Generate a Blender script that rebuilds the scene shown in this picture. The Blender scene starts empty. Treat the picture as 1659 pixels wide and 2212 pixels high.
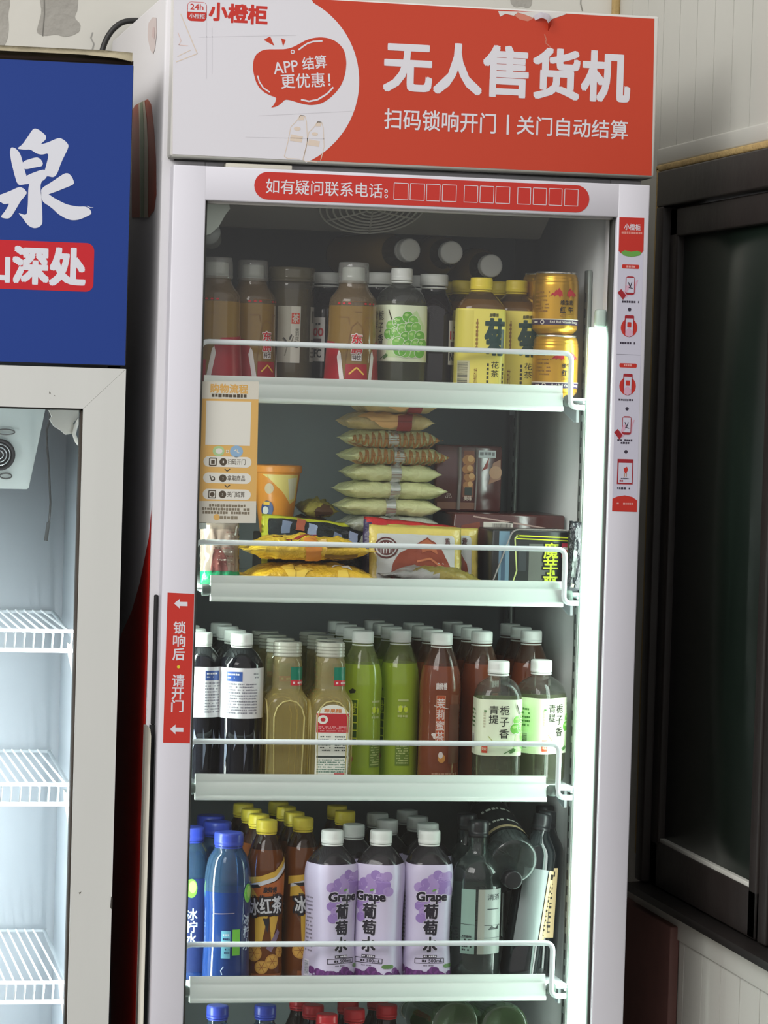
import bpy, bmesh, math, random
from mathutils import Vector, Matrix, noise
from mathutils.geometry import tessellate_polygon

SC = bpy.context.scene
COL = SC.collection

# ------------------------------------------------------------------ camera
IMG_W, IMG_H, FPX = 1659.0, 2212.0, 7000.0
CAM = Vector((-0.59888, -4.57211, 1.40996))
_y, _p, _r = -0.198007, -0.035476, -0.029625
R3 = Matrix.Rotation(_y, 3, 'Z') @ Matrix.Rotation(_p, 3, 'X') @ Matrix.Rotation(_r, 3, 'Y')
cd = bpy.data.cameras.new('camera')
cam = bpy.data.objects.new('camera', cd)
COL.objects.link(cam)
rgt, fwd, upv = R3.col[0], R3.col[1], R3.col[2]
cam.matrix_world = Matrix(((rgt[0], upv[0], -fwd[0], CAM[0]), (rgt[1], upv[1], -fwd[1], CAM[1]),
                           (rgt[2], upv[2], -fwd[2], CAM[2]), (0, 0, 0, 1)))
cd.sensor_fit = 'VERTICAL'
cd.sensor_height = 36.0
cd.lens = FPX / IMG_H * 36.0
cd.clip_end = 100
SC.camera = cam

# ------------------------------------------------------------------ light and exposure
SC.view_settings.view_transform = 'Standard'
SC.view_settings.look = 'None'
SC.view_settings.gamma = 1.0
SC.view_settings.exposure = 0.06
SC.cycles.transparent_max_bounces = 40
SC.cycles.max_bounces = 10
SC.cycles.diffuse_bounces = 5
SC.cycles.glossy_bounces = 4
W = bpy.data.worlds.new('daylight')
SC.world = W
W.use_nodes = True
nt = W.node_tree
bg = nt.nodes['Background']
bg.inputs[1].default_value = 1.0
tc = nt.nodes.new('ShaderNodeTexCoord')
sx = nt.nodes.new('ShaderNodeSeparateXYZ')
mr = nt.nodes.new('ShaderNodeMapRange')
mr.inputs['From Min'].default_value = -1.0
cr_ = nt.nodes.new('ShaderNodeValToRGB')
SKY = [(-1.0, .22), (-.045, .30), (.0, .72), (.12, .78), (.35, .72), (1.0, .75)]     # height in the sky, brightness
els = cr_.color_ramp.elements
while len(els) < len(SKY):
    els.new(.5)
for e, (h, v) in zip(els, SKY):
    e.position = (h + 1) / 2
    e.color = (v / 2.5, v / 2.5 * .988, v / 2.5 * .975, 1)
bg.inputs[1].default_value = 2.5
nt.links.new(tc.outputs['Generated'], sx.inputs[0])
nt.links.new(sx.outputs['Z'], mr.inputs['Value'])
nt.links.new(mr.outputs[0], cr_.inputs[0])
nt.links.new(cr_.outputs[0], bg.inputs[0])
la = bpy.data.lights.new('shopfront_daylight', 'AREA')
la.shape = 'RECTANGLE'; la.size = 3.2; la.size_y = 2.2; la.energy = 135.0; la.color = (1.0, 0.985, 0.96)
lo = bpy.data.objects.new('shopfront_daylight', la)
COL.objects.link(lo)
lo.location = (-2.9, -3.2, 3.9)
lo.rotation_euler = (Vector((0.35, 0.0, 1.1)) - Vector(lo.location)).to_track_quat('-Z', 'Y').to_euler()


# ------------------------------------------------------------------ helpers
def px_ray(x, y):
    return R3 @ Vector(((x - IMG_W / 2) / FPX, 1.0, -(y - IMG_H / 2) / FPX))
def at(x, y, Y):
    "point of the place on the plane at depth Y"
    d = px_ray(x, y)
    return CAM + d * ((Y - CAM.y) / d.y)
def at_side(x, y, X):
    "point of the place on the plane X (side walls)"
    d = px_ray(x, y)
    return CAM + d * ((X - CAM.x) / d.x)

def lin(c):
    return tuple((v / 255 / 12.92) if v / 255 <= 0.04045 else ((v / 255 + 0.055) / 1.055) ** 2.4 for v in c)

def new_mat(name):
    m = bpy.data.materials.new(name)
    m.use_nodes = True
    nt = m.node_tree
    nt.nodes.clear()
    out = nt.nodes.new('ShaderNodeOutputMaterial')
    return m, nt, out

def mat(name, rgb, rough=0.5, metal=0.0, spec=0.5, var=0.0, vscale=8.0, bump=0.0, bscale=40.0, stretch=(1, 1, 1), emit=0.0, coat=0.0):
    m, nt, out = new_mat(name)
    b = nt.nodes.new('ShaderNodeBsdfPrincipled')
    c = lin(rgb)
    b.inputs['Base Color'].default_value = (*c, 1)
    b.inputs['Roughness'].default_value = rough
    b.inputs['Metallic'].default_value = metal
    b.inputs['Specular IOR Level'].default_value = spec
    b.inputs['Coat Weight'].default_value = coat
    if emit:
        b.inputs['Emission Color'].default_value = (*c, 1)
        b.inputs['Emission Strength'].default_value = emit
    if var or bump:
        tc = nt.nodes.new('ShaderNodeTexCoord')
        mp = nt.nodes.new('ShaderNodeMapping')
        mp.inputs['Scale'].default_value = stretch
        nt.links.new(tc.outputs['Object'], mp.inputs[0])
    if var:
        n = nt.nodes.new('ShaderNodeTexNoise')
        n.inputs['Scale'].default_value = vscale
        n.inputs['Detail'].default_value = 5
        nt.links.new(mp.outputs[0], n.inputs['Vector'])
        r = nt.nodes.new('ShaderNodeValToRGB')
        r.color_ramp.elements[0].position = 0.3
        r.color_ramp.elements[1].position = 0.7
        r.color_ramp.elements[0].color = (*[v * (1 - var) for v in c], 1)
        r.color_ramp.elements[1].color = (*[min(1, v * (1 + var)) for v in c], 1)
        nt.links.new(n.outputs['Fac'], r.inputs[0])
        nt.links.new(r.outputs[0], b.inputs['Base Color'])
    if bump:
        n2 = nt.nodes.new('ShaderNodeTexNoise')
        n2.inputs['Scale'].default_value = bscale
        n2.inputs['Detail'].default_value = 3
        nt.links.new(mp.outputs[0], n2.inputs['Vector'])
        bp = nt.nodes.new('ShaderNodeBump')
        bp.inputs['Strength'].default_value = bump
        bp.inputs['Distance'].default_value = 0.01
        nt.links.new(n2.outputs['Fac'], bp.inputs['Height'])
        nt.links.new(bp.outputs[0], b.inputs['Normal'])
    nt.links.new(b.outputs[0], out.inputs[0])
    return m

def clear(name, tint=(240, 245, 245), body=0.0, body_rgb=None, rough=0.03, ior=1.45):
    "thin clear plastic or glass: tinted see-through, a share of milky body, and a Fresnel gloss"
    m, nt, out = new_mat(name)
    tr = nt.nodes.new('ShaderNodeBsdfTransparent')
    tr.inputs[0].default_value = (*lin(tint), 1)
    last = tr.outputs[0]
    if body > 0:
        df = nt.nodes.new('ShaderNodeBsdfDiffuse')
        df.inputs[0].default_value = (*lin(body_rgb or tint), 1)
        mx = nt.nodes.new('ShaderNodeMixShader')
        mx.inputs[0].default_value = body
        nt.links.new(last, mx.inputs[1])
        nt.links.new(df.outputs[0], mx.inputs[2])
        last = mx.outputs[0]
    gl = nt.nodes.new('ShaderNodeBsdfGlossy')
    gl.inputs['Roughness'].default_value = rough
    gl.inputs[0].default_value = (1, 1, 1, 1)
    fr = nt.nodes.new('ShaderNodeFresnel')
    geo = nt.nodes.new('ShaderNodeNewGeometry')
    mi = nt.nodes.new('ShaderNodeMapRange')          # the same gloss on the inner and outer face of a thin wall
    mi.inputs['To Min'].default_value = ior
    mi.inputs['To Max'].default_value = 1.0 / ior
    nt.links.new(geo.outputs['Backfacing'], mi.inputs['Value'])
    nt.links.new(mi.outputs[0], fr.inputs[0])
    mx = nt.nodes.new('ShaderNodeMixShader')
    nt.links.new(fr.outputs[0], mx.inputs[0])
    nt.links.new(last, mx.inputs[1])
    nt.links.new(gl.outputs[0], mx.inputs[2])
    nt.links.new(mx.outputs[0], out.inputs[0])
    return m

M = {}
def ink(rgb, rough=0.35):
    "printing ink of one colour"
    k = ('ink', rgb, rough)
    if k not in M:
        M[k] = mat('ink_%02x%02x%02x' % rgb, rgb, rough, spec=0.4)
    return M[k]

def finish(name, bm, mats, parent=None, smooth=40):
    if smooth:
        lim = math.radians(smooth)
        for f in bm.faces:
            f.smooth = True
        for e in bm.edges:
            e.smooth = len(e.link_faces) == 2 and e.calc_face_angle(3.2) < lim
    me = bpy.data.meshes.new(name)
    bm.to_mesh(me)
    bm.free()
    for m in mats:
        me.materials.append(m)
    o = bpy.data.objects.new(name, me)
    COL.objects.link(o)
    if parent:
        o.parent = parent
    return o

def tag(o, label, cat, group=None, kind=None):
    if label: o['label'] = label
    if cat: o['category'] = cat
    if group: o['group'] = group
    if kind: o['kind'] = kind
    return o

def thing(name, label, cat, loc=(0, 0, 0), group=None, rz=0.0):
    o = bpy.data.objects.new(name, None)
    o.empty_display_size = 0.02
    COL.objects.link(o)
    o.location = loc
    o.rotation_euler = (0, 0, rz)
    return tag(o, label, cat, group)

def structure(name, bm, mats, parent=None, smooth=30):
    o = finish(name, bm, mats, parent, smooth)
    if not parent:
        o['kind'] = 'structure'
    return o

def copy_tree(o, parent=None):
    c = o.copy()
    COL.objects.link(c)
    if parent:
        c.parent = parent
    for ch in list(o.children):
        copy_tree(ch, c)
    return c

def join(dst, src, mi=0, mtx=None):
    vs = []
    for v in src.verts:
        vs.append(dst.verts.new(mtx @ v.co if mtx else v.co))
    src.verts.index_update()
    for f in src.faces:
        try:
            nf = dst.faces.new([vs[v.index] for v in f.verts])
            nf.material_index = mi if mi is not None else f.material_index
        except ValueError:
            pass
    src.free()

def box(bm, x0, x1, y0, y1, z0, z1, mi=0, bev=0.0, seg=2, mtx=None):
    t = bmesh.new()
    bmesh.ops.create_cube(t, size=1.0)
    for v in t.verts:
        v.co = Vector(((x0 + x1) / 2 + v.co.x * (x1 - x0), (y0 + y1) / 2 + v.co.y * (y1 - y0), (z0 + z1) / 2 + v.co.z * (z1 - z0)))
    if bev:
        bmesh.ops.bevel(t, geom=list(t.edges), offset=bev, segments=seg, profile=0.5, affect='EDGES')
    join(bm, t, mi, mtx)

def bevel_sharp(bm, off, seg=2, cond=None):
    es = [e for e in bm.edges if len(e.link_faces) == 2 and e.calc_face_angle(0) > .15 and (cond is None or cond(e))]
    bmesh.ops.bevel(bm, geom=es, offset=off, segments=seg, affect='EDGES')

def prism(bm, pts, axis, a, b, mi=0):
    "polygon pts in the two other axes, extruded along axis from a to b"
    def mk(p, q):
        return Vector((q, p[0], p[1])) if axis == 'x' else (Vector((p[0], q, p[1])) if axis == 'y' else Vector((p[0], p[1], q)))
    A = [bm.verts.new(mk(p, a)) for p in pts]
    B = [bm.verts.new(mk(p, b)) for p in pts]
    n = len(pts)
    for i in range(n):
        f = bm.faces.new((A[i], A[(i + 1) % n], B[(i + 1) % n], B[i])); f.material_index = mi
    for t in tessellate_polygon([[Vector((p[0], p[1], 0)) for p in pts]]):
        for L in (A, B):
            f = bm.faces.new([L[i] for i in t]); f.material_index = mi

def round_path(pts, r, n=5, closed=False):
    out = []
    N = len(pts)
    for i, p in enumerate(pts):
        p = Vector(p)
        if not closed and i in (0, N - 1):
            out.append(p); continue
        a, b = Vector(pts[i - 1]), Vector(pts[(i + 1) % N])
        da, db = (a - p), (b - p)
        k = min(r, da.length * 0.49, db.length * 0.49)
        s, e = p + da.normalized() * k, p + db.normalized() * k
        for j in range(n + 1):
            t = j / n
            out.append(s * (1 - t) ** 2 + p * 2 * t * (1 - t) + e * t * t)
    return out

def tube(bm, pts, r, mi=0, n=10, closed=False):
    pts = [Vector(p) for p in pts]
    rings = []
    N = len(pts)
    prev = None
    for i, p in enumerate(pts):
        if closed:
            t = (pts[(i + 1) % N] - pts[i - 1]).normalized()
        else:
            t = (pts[min(i + 1, N - 1)] - pts[max(i - 1, 0)]).normalized()
        if prev is None:
            prev = t.orthogonal().normalized()
        u = (prev - t * prev.dot(t)).normalized()
        prev = u
        w = t.cross(u)
        rr = r[i] if isinstance(r, (list, tuple)) else r
        rings.append([bm.verts.new(p + (u * math.cos(2 * math.pi * k / n) + w * math.sin(2 * math.pi * k / n)) * rr) for k in range(n)])
    for i in range(N if closed else N - 1):
        A, B = rings[i], rings[(i + 1) % N]
        for k in range(n):
            f = bm.faces.new((A[k], A[(k + 1) % n], B[(k + 1) % n], B[k])); f.material_index = mi
    if not closed:
        for L in (rings[0], rings[-1]):
            f = bm.faces.new(L); f.material_index = mi

def soften(prof, it=1):
    "round the corners of a profile [(r, z, squareness)] by corner cutting; a ring given twice stays sharp"
    for _ in range(it):
        out = [prof[0]]
        for a, b in zip(prof, prof[1:]):
            d = math.hypot(a[0] - b[0], a[1] - b[1])
            if d < 1e-6:
                out += [a, b]; continue
            out.append(tuple(a[i] * .75 + b[i] * .25 for i in range(3)))
            out.append(tuple(a[i] * .25 + b[i] * .75 for i in range(3)))
        out.append(prof[-1])
        prof = out
    return prof

def sq(th, n):
    if n <= 2.01:
        return 1.0
    return (abs(math.cos(th)) ** n + abs(math.sin(th)) ** n) ** (-1.0 / n)

def lathe(bm, prof, seg=36, mi=0, mfun=None, ribs=0, ribamp=0.0, cap0=True, cap1=True, mtx=None):
    rings = []
    for r, z, n in prof:
        L = []
        for k in range(seg):
            th = 2 * math.pi * k / seg
            rr = r * sq(th, n)
            if ribs:
                rr += ribamp * (1 if k % 2 else -1)
            co = Vector((rr * math.sin(th), -rr * math.cos(th), z))
            L.append(bm.verts.new(mtx @ co if mtx else co))
        rings.append(L)
    for i in range(len(rings) - 1):
        m = mfun((prof[i][1] + prof[i + 1][1]) / 2) if mfun else mi
        for k in range(seg):
            f = bm.faces.new((rings[i][k], rings[i][(k + 1) % seg], rings[i + 1][(k + 1) % seg], rings[i + 1][k]))
            f.material_index = m
    if cap0:
        f = bm.faces.new(rings[0][::-1]); f.material_index = mfun(prof[0][1]) if mfun else mi
    if cap1:
        f = bm.faces.new(rings[-1]); f.material_index = mfun(prof[-1][1]) if mfun else mi

# ------------------------------------------------------------------ printed artwork
_text = {}
def glyphs(s, bold):
    k = (s, bold)
    if k not in _text:
        c = bpy.data.curves.new('t', 'FONT')
        c.body = s
        c.size = 1.0
        c.resolution_u = 3
        c.offset = bold
        o = bpy.data.objects.new('t', c)
        COL.objects.link(o)
        dg = bpy.context.evaluated_depsgraph_get()
        dg.update()
        ev = o.evaluated_get(dg)
        me = ev.to_mesh()
        vs = [(v.co.x, v.co.y) for v in me.vertices]
        fs = [tuple(p.vertices) for p in me.polygons]
        ev.to_mesh_clear()
        bpy.data.objects.remove(o)
        bpy.data.curves.remove(c)
        _text[k] = (vs, fs)
    return _text[k]

class Art:
    "flat artwork in metres (u to the right, v up) that is later laid on a surface"
    def __init__(s):
        s.sh = []
    def poly(s, pts, m, layer=1):
        tr = tessellate_polygon([[Vector((p[0], p[1], 0)) for p in pts]])
        s.sh.append(([(p[0], p[1]) for p in pts], [tuple(t) for t in tr], m, layer))
        return s
    def rect(s, u0, v0, u1, v1, m, layer=1, r=0.0):
        if r <= 0:
            return s.poly([(u0, v0), (u1, v0), (u1, v1), (u0, v1)], m, layer)
        r = min(r, abs(u1 - u0) / 2.001, abs(v1 - v0) / 2.001)
        P = []
        for cx, cy, a0 in ((u1 - r, v0 + r, -90), (u1 - r, v1 - r, 0), (u0 + r, v1 - r, 90), (u0 + r, v0 + r, 180)):
            for k in range(7):
                a = math.radians(a0 + 15 * k)
                P.append((cx + r * math.cos(a), cy + r * math.sin(a)))
        return s.poly(P, m, layer)
    def disc(s, u, v, ru, m, layer=1, rv=None, n=24, rot=0.0):
        rv = rv or ru
        P = []
        for k in range(n):
            a = 2 * math.pi * k / n
            x, y = ru * math.cos(a), rv * math.sin(a)
            P.append((u + x * math.cos(rot) - y * math.sin(rot), v + x * math.sin(rot) + y * math.cos(rot)))
        return s.poly(P, m, layer)
    def line(s, pts, w, m, layer=1):
        for a, b in zip(pts, pts[1:]):
            dx, dy = b[0] - a[0], b[1] - a[1]
            L = math.hypot(dx, dy) or 1e-9
            nx, ny = -dy / L * w / 2, dx / L * w / 2
            s.poly([(a[0] + nx, a[1] + ny), (a[0] - nx, a[1] - ny), (b[0] - nx, b[1] - ny), (b[0] + nx, b[1] + ny)], m, layer)
        return s
    def frame(s, u0, v0, u1, v1, w, m, layer=1):
        return s.line([(u0, v0), (u1, v0), (u1, v1), (u0, v1), (u0, v0)], w, m, layer)
    def text(s, t, u0, v0, u1, v1, m, layer=2, bold=0.0, rot=0.0, skew=0.0):
        "text stretched into the box u0..u1, v0..v1, then turned about the box centre"
        vs, fs = glyphs(t, 0.0)
        if not vs:
            return s
        xs = [p[0] for p in vs]; ys = [p[1] for p in vs]
        ax, bx, ay, by = min(xs), max(xs), min(ys), max(ys)
        cu, cv = (u0 + u1) / 2, (v0 + v1) / 2
        c, d = math.cos(rot), math.sin(rot)
        P = []
        for x, y in vs:
            u = ((x - ax) / ((bx - ax) or 1) - .5) * (u1 - u0)
            v = ((y - ay) / ((by - ay) or 1) - .5) * (v1 - v0)
            u += skew * v
            P.append((cu + u * c - v * d, cv + u * d + v * c))
        if bold:
            k = bold * abs(v1 - v0) * .9
            for j, (dx, dy) in enumerate(((1, 0), (-1, 0), (0, 1), (0, -1), (.92, .92), (-.92, .92), (.92, -.92), (-.92, -.92))):
                s.sh.append(([(p[0] + dx * k, p[1] + dy * k) for p in P], fs, m, layer - .05 * (j + 1)))
        s.sh.append((P, fs, m, layer))
        return s
    def vtext(s, t, uc, v1, size, m, layer=2, bold=0.0, pitch=1.08, wide=1.0):
        for i, ch in enumerate(t):
            top = v1 - i * size * pitch
            s.text(ch, uc - size * wide / 2, top - size, uc + size * wide / 2, top, m, layer, bold)
        return s
    def small(s, u0, v, u1, h, m, layer=2, seed=0, dens=0.75):
        "a line of print too small to read: a row of short strokes"
        rnd = random.Random(seed * 7 + int(abs(v) * 1e5))
        u = u0
        sg = 1 if u1 > u0 else -1
        while (u1 - u) * sg > h * .3:
            w = h * rnd.uniform(.55, 1.0)
            if rnd.random() < dens:
                s.rect(u, v - h / 2 * rnd.uniform(.7, 1), min(u + w, u1), v + h / 2 * rnd.uniform(.7, 1), m, layer)
            u += w + h * .22
        return s
    def bars(s, u0, v0, u1, v1, m, layer=2, n=26, seed=1, across=False):
        rnd = random.Random(seed)
        L = (v1 - v0) if across else (u1 - u0)
        p = 0.0
        while p < 1:
            w = rnd.choice((.012, .02, .035))
            if across:
                s.rect(u0, v0 + L * p, u1, v0 + L * min(1, p + w), m, layer)
            else:
                s.rect(u0 + L * p, v0, u0 + L * min(1, p + w), v1, m, layer)
            p += w + rnd.choice((.015, .03))
        return s
    def build(s, name, mapper, parent=None, wrap=0.0, smooth=0, base=None, basemats=None, label=None):
        mats = list(basemats or [])
        bm = base or bmesh.new()
        for vs, fs, m, layer in s.sh:
            if m not in mats:
                mats.append(m)
            mi = mats.index(m)
            t = bmesh.new()
            V = [t.verts.new((p[0], p[1], 0)) for p in vs]
            for f in fs:
                try:
                    t.faces.new([V[i] for i in f])
                except ValueError:
                    pass
            if wrap:
                lo, hi = min(p[0] for p in vs), max(p[0] for p in vs)
                k = math.ceil(lo / wrap) * wrap
                while k < hi:
                    if lo + 1e-5 < k < hi - 1e-5:
                        bmesh.ops.bisect_plane(t, geom=t.verts[:] + t.edges[:] + t.faces[:], plane_co=(k, 0, 0), plane_no=(1, 0, 0))
                    k += wrap
                lo, hi = min(p[1] for p in vs), max(p[1] for p in vs)
                wv = wrap * 1.6
                k = math.ceil(lo / wv) * wv
                while k < hi:
                    if lo + 1e-5 < k < hi - 1e-5:
                        bmesh.ops.bisect_plane(t, geom=t.verts[:] + t.edges[:] + t.faces[:], plane_co=(0, k, 0), plane_no=(0, 1, 0))
                    k += wv
            for v in t.verts:
                v.co = Vector(mapper(v.co.x, v.co.y, layer))
            join(bm, t, mi)
        o = finish(name, bm, mats, parent, smooth)
        if label:
            o['label'] = label
        return o

def flat(Y, eps=0.00022):
    return lambda u, v, l: (u, Y - l * eps, v)
def U(x, y, Y=0.0):
    p = at(x, y, Y)
    return (p.x, p.z)
def rounded(pts, it=2):
    "closed outline with its corners cut round"
    for _ in range(it):
        pts = [(p[0] * (1 - t) + q[0] * t, p[1] * (1 - t) + q[1] * t) for p, q in zip(pts, pts[1:] + pts[:1]) for t in (.2, .8)]
    return pts
def UP(pts, Y=0.0):
    return [U(x, y, Y) for x, y in pts]
def box_px(tl, br, Y=0.0):
    a, b = U(*tl, Y), U(*br, Y)
    return a[0], b[1], b[0], a[1]

# ------------------------------------------------------------------ the setting
YB = 0.76
XW = at(1335, 10, YB).x
m_plaster = mat('plaster', (216, 214, 206), 0.85, var=0.06, vscale=3, bump=0.15, bscale=14)
m_peel = mat('bare_grey_render', (168, 165, 158), 0.9, var=0.1, vscale=9, bump=0.3, bscale=60)
m_panel = mat('pvc_panel', (206, 205, 197), 0.45, var=0.05, vscale=2.5, stretch=(1, 1, .3))
m_groove = mat('panel_groove', (120, 118, 108), 0.7)
m_caulk = mat('yellow_foam', (186, 158, 104), 0.8, var=0.15, vscale=30, bump=.4, bscale=90)
m_frame = mat('dark_window_frame', (40, 34, 32), 0.45, var=0.2, vscale=7, bump=.1, bscale=30)
m_darkglass = mat('dark_green_glass', (26, 36, 30), 0.3, spec=0.3, var=.2, vscale=4)
m_cornershade = mat('maroon_shade', (112, 76, 70), 0.6, var=.15)
m_concrete = mat('concrete', (140, 136, 128), 0.9, var=0.12, vscale=6, bump=0.2)

bm = bmesh.new()
box(bm, -6, 6, -14, YB + .1, -.1, 0)
structure('floor', bm, [m_concrete])
# back wall with peeled patches
bm = bmesh.new()
box(bm, -4, XW + .1, YB, YB + .1, 0, 2.72)
a = Art()
for pts in ([(-40, -60), (14, -60), (22, 8), (17, 30), (19, 58), (16, 85), (8, 100), (-40, 108)],
            [(82, -60), (170, -60), (168, 20), (160, 38), (174, 52), (172, 68), (158, 76), (140, 80), (122, 74), (95, 78), (78, 70), (84, 48), (90, 25), (86, 0)],
            [(1098, -40), (1150, -40), (1149, 10), (1140, 18), (1128, 14), (1112, 16), (1102, 6)]):
    a.poly(UP(rounded(pts, 1), YB), m_peel, 1)
a.line(UP([(95, -40), (96, 30), (92, 78)], YB), .0016, ink((120, 118, 112)), 2)
a.line(UP([(200, 70), (196, 82), (203, 95), (199, 108)], YB), .0022, ink((165, 163, 158)), 1)
a.line(UP([(1256, -20), (1254, 8), (1258, 24)], YB), .002, ink((150, 148, 140)), 1)
o = a.build('wall_back', flat(YB, .0006), base=bm, basemats=[m_plaster])
o['kind'] = 'structure'

# side wall of grooved panels, with the window opening left in it
z_up, z_lo = at_side(1432, 321, XW).z, at_side(1490, 2040, XW).z - .004
bm = bmesh.new()
def grooved(z0, z1):
    y = YB
    w = .094
    while y > -.6:
        y2 = y - w
        prism(bm, [(y, z0), (y, z1), (y - .002, z1), (y - .002, z0)], 'x', XW + .004, XW + .05, 1)
        box(bm, XW, XW + .05, y2, y - .003, z0, z1, 0)
        y = y2
grooved(z_up, 2.72)
grooved(0, z_lo)
wy1 = at_side(1434, 335, XW).y      # far end of the window
box(bm, XW, XW + .05, wy1, YB, z_lo, z_up, 0)
o = structure('wall_right', bm, [m_panel, m_groove], smooth=0)
bm = bmesh.new()
box(bm, XW - .012, XW, YB - .016, YB, .0, 2.72, 0, .003)
structure('trim_1', bm, [m_caulk])
zt0 = at_side(1462, 355, XW).z
bm = bmesh.new()
box(bm, XW - .006, XW + .04, -.65, wy1 + .02, zt0 + .003, z_up, 0, .003)
structure('trim_2', bm, [m_panel])
bm = bmesh.new()
box(bm, XW - .01, XW + .03, -.65, wy1 + .01, zt0 - .008, zt0 + .003, 0, .003)
structure('trim_3', bm, [m_caulk])
zs0 = at_side(1470, 1960, XW).z
bm = bmesh.new()
box(bm, XW - .004, XW + .04, -.65, wy1 + .02, z_lo, zs0 - .016, 0, .003)
structure('trim_4', bm, [m_panel])
bm = bmesh.new()
box(bm, XW - .012, XW + .03, -.65, wy1 - .12, zs0 - .016, zs0 - .004, 0, .003)
structure('trim_5', bm, [m_caulk])
bm = bmesh.new()
box(bm, XW - .010, XW + .03, wy1 - .008, wy1 + .006, zs0 + .05, zt0, 0, .003)
structure('trim_6', bm, [m_caulk])
# maroon sheet low in the corner, stands in for shade and red reflection
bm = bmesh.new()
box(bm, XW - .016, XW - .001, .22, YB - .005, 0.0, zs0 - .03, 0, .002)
structure('corner_shade', bm, [m_cornershade])

# window
win = bpy.data.objects.new('window_1', None); COL.objects.link(win); win['kind'] = 'structure'
zl = at_side(1464, 443, XW).z
ws = at_side(1428, 1921, XW).z
bm = bmesh.new()
box(bm, XW - .012, XW + .06, -.65, wy1 - .008, zl, zt0 - .008, 0, .003)              # head
box(bm, XW - .012, XW + .06, wy1 - .045, wy1 - .008, ws, zl, 0, .003)                # far jamb
box(bm, XW - .014, XW + .06, -.65, wy1 - .008, zs0, ws - .004, 0, .004)              # bottom rail
finish('window_frame', bm, [m_frame], win)
ym = at_side(1633, 1900, XW).y
bm = bmesh.new()
bot = at_side(1560, 1890, XW).z
sy0, sy1 = ym, wy1 - .05
top = zl - .004
box(bm, XW, XW + .03, sy0, sy1, top - .045, top, 0, .003)
box(bm, XW, XW + .03, sy1 - .04, sy1, ws, top, 0, .003)
box(bm, XW, XW + .03, sy0, sy0 + .035, ws, top, 0, .003)
box(bm, XW, XW + .03, sy0, sy1, ws, bot, 0, .003)
finish('window_sash', bm, [m_frame], win)
bm = bmesh.new()
box(bm, XW + .004, XW + .022, sy0 + .034, sy1 - .039, bot - .002, bot + .006, 0, .001)
finish('glazing_bead', bm, [m_panel], win)
bm = bmesh.new()
box(bm, XW + .012, XW + .018, sy0 + .03, sy1 - .035, bot - .004, top - .04)
finish('window_pane', bm, [m_darkglass], win)
bm = bmesh.new()
box(bm, XW + .02, XW + .05, -.65, sy0 - .012, ws, top, 0)
box(bm, XW, XW + .03, sy0 - .05, sy0 - .012, ws, top, 0, .003)
finish('window_sash', bm, [m_frame], win)
bm = bmesh.new()
prism(bm, [(XW - .03, ws - .004), (XW + .05, ws + .002), (XW + .05, ws - .012), (XW - .03, ws - .016)], 'y', -.65, wy1 - .02, 0)
finish('window_sill', bm, [m_frame], win)

# ------------------------------------------------------------------ the vending machine
m_white = mat('white_enamel', (226, 224, 233), 0.38, var=0.012, vscale=4)
m_white2 = mat('white_side_panel', (224, 222, 226), 0.42, var=0.02, vscale=3)
m_cream = mat('cream_plastic', (216, 212, 198), 0.45)
m_alu = mat('white_aluminium_trim', (222, 220, 216), 0.4)
m_black = mat('black_recess', (22, 21, 22), 0.6)
m_gasket = mat('grey_gasket', (74, 74, 70), 0.6)
m_liner = mat('grey_liner', (150, 156, 156), 0.42, var=.08, vscale=3)
m_linerside = mat('satin_liner_side', (206, 208, 206), 0.32, var=.16, vscale=4, stretch=(1, 1, .35))
m_steel = mat('zinc_strip', (150, 158, 152), 0.35, metal=.5)
m_red = ink((203, 67, 42), 0.4)
m_red2 = ink((204, 54, 44), 0.4)
m_sw = ink((228, 226, 233), 0.4)
m_pane = clear('door_glass', (255, 255, 255), 0.0, ior=1.34, rough=0.01)
m_led = mat('led_diffuser', (222, 255, 240), 0.4, emit=10.0)
def strip_lamp(name, x, y, z0, z1, d, watts, rgb, parent):
    'upright strip lamp that brightens a cabinet from inside'
    l = bpy.data.lights.new(name, 'AREA')
    l.shape = 'RECTANGLE'; l.size = .014; l.size_y = z1 - z0; l.energy = watts; l.color = rgb
    o = bpy.data.objects.new(name, l); COL.objects.link(o)
    o.parent = parent
    zl = -Vector(d).normalized(); yl = Vector((0, 0, 1)); xl = yl.cross(zl)
    o.matrix_world = Matrix(((xl.x, yl.x, zl.x, x), (xl.y, yl.y, zl.y, y), (xl.z, yl.z, zl.z, (z0 + z1) / 2), (0, 0, 0, 1)))
    return o

MX1 = 0.70
vm = thing('vending_machine', 'tall white vending fridge with red and white header sign and lit glass door', 'vending machine', (0.35, 0.4, 0))
vm.location = (0, 0, 0)

ZD = 1.7298      # top of the door
ZH0, ZH1 = 1.7416, 1.975
IB = 0.60        # back of the inside
# outer body
bm = bmesh.new()
YK = .706
box(bm, -.013, .006, .036, YK, .06, ZH1, 0, .003)
box(bm, MX1 - .022, MX1, .075, YK, .06, ZH1 - .012, 0, .004)
box(bm, -.011, MX1, .66, YK, .06, ZH1 - .012, 0)
box(bm, -.011, MX1, .05, YK, 1.735, 1.742, 0)
box(bm, -.011, MX1, .075, YK, ZH1 - .03, ZH1 - .012, 0)
box(bm, -.011, MX1, .075, YK, .0, .06, 1)
# front rim of the body behind the door
box(bm, -.0125, .05, .0345, .06, .06, 1.738, 0, .002)
box(bm, .65, MX1 - .004, .036, .06, .06, 1.738, 0, .002)
box(bm, .05, .65, .036, .06, 1.71, 1.738, 0, .002)
finish('cabinet_body', bm, [m_white2, m_black], vm)
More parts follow.
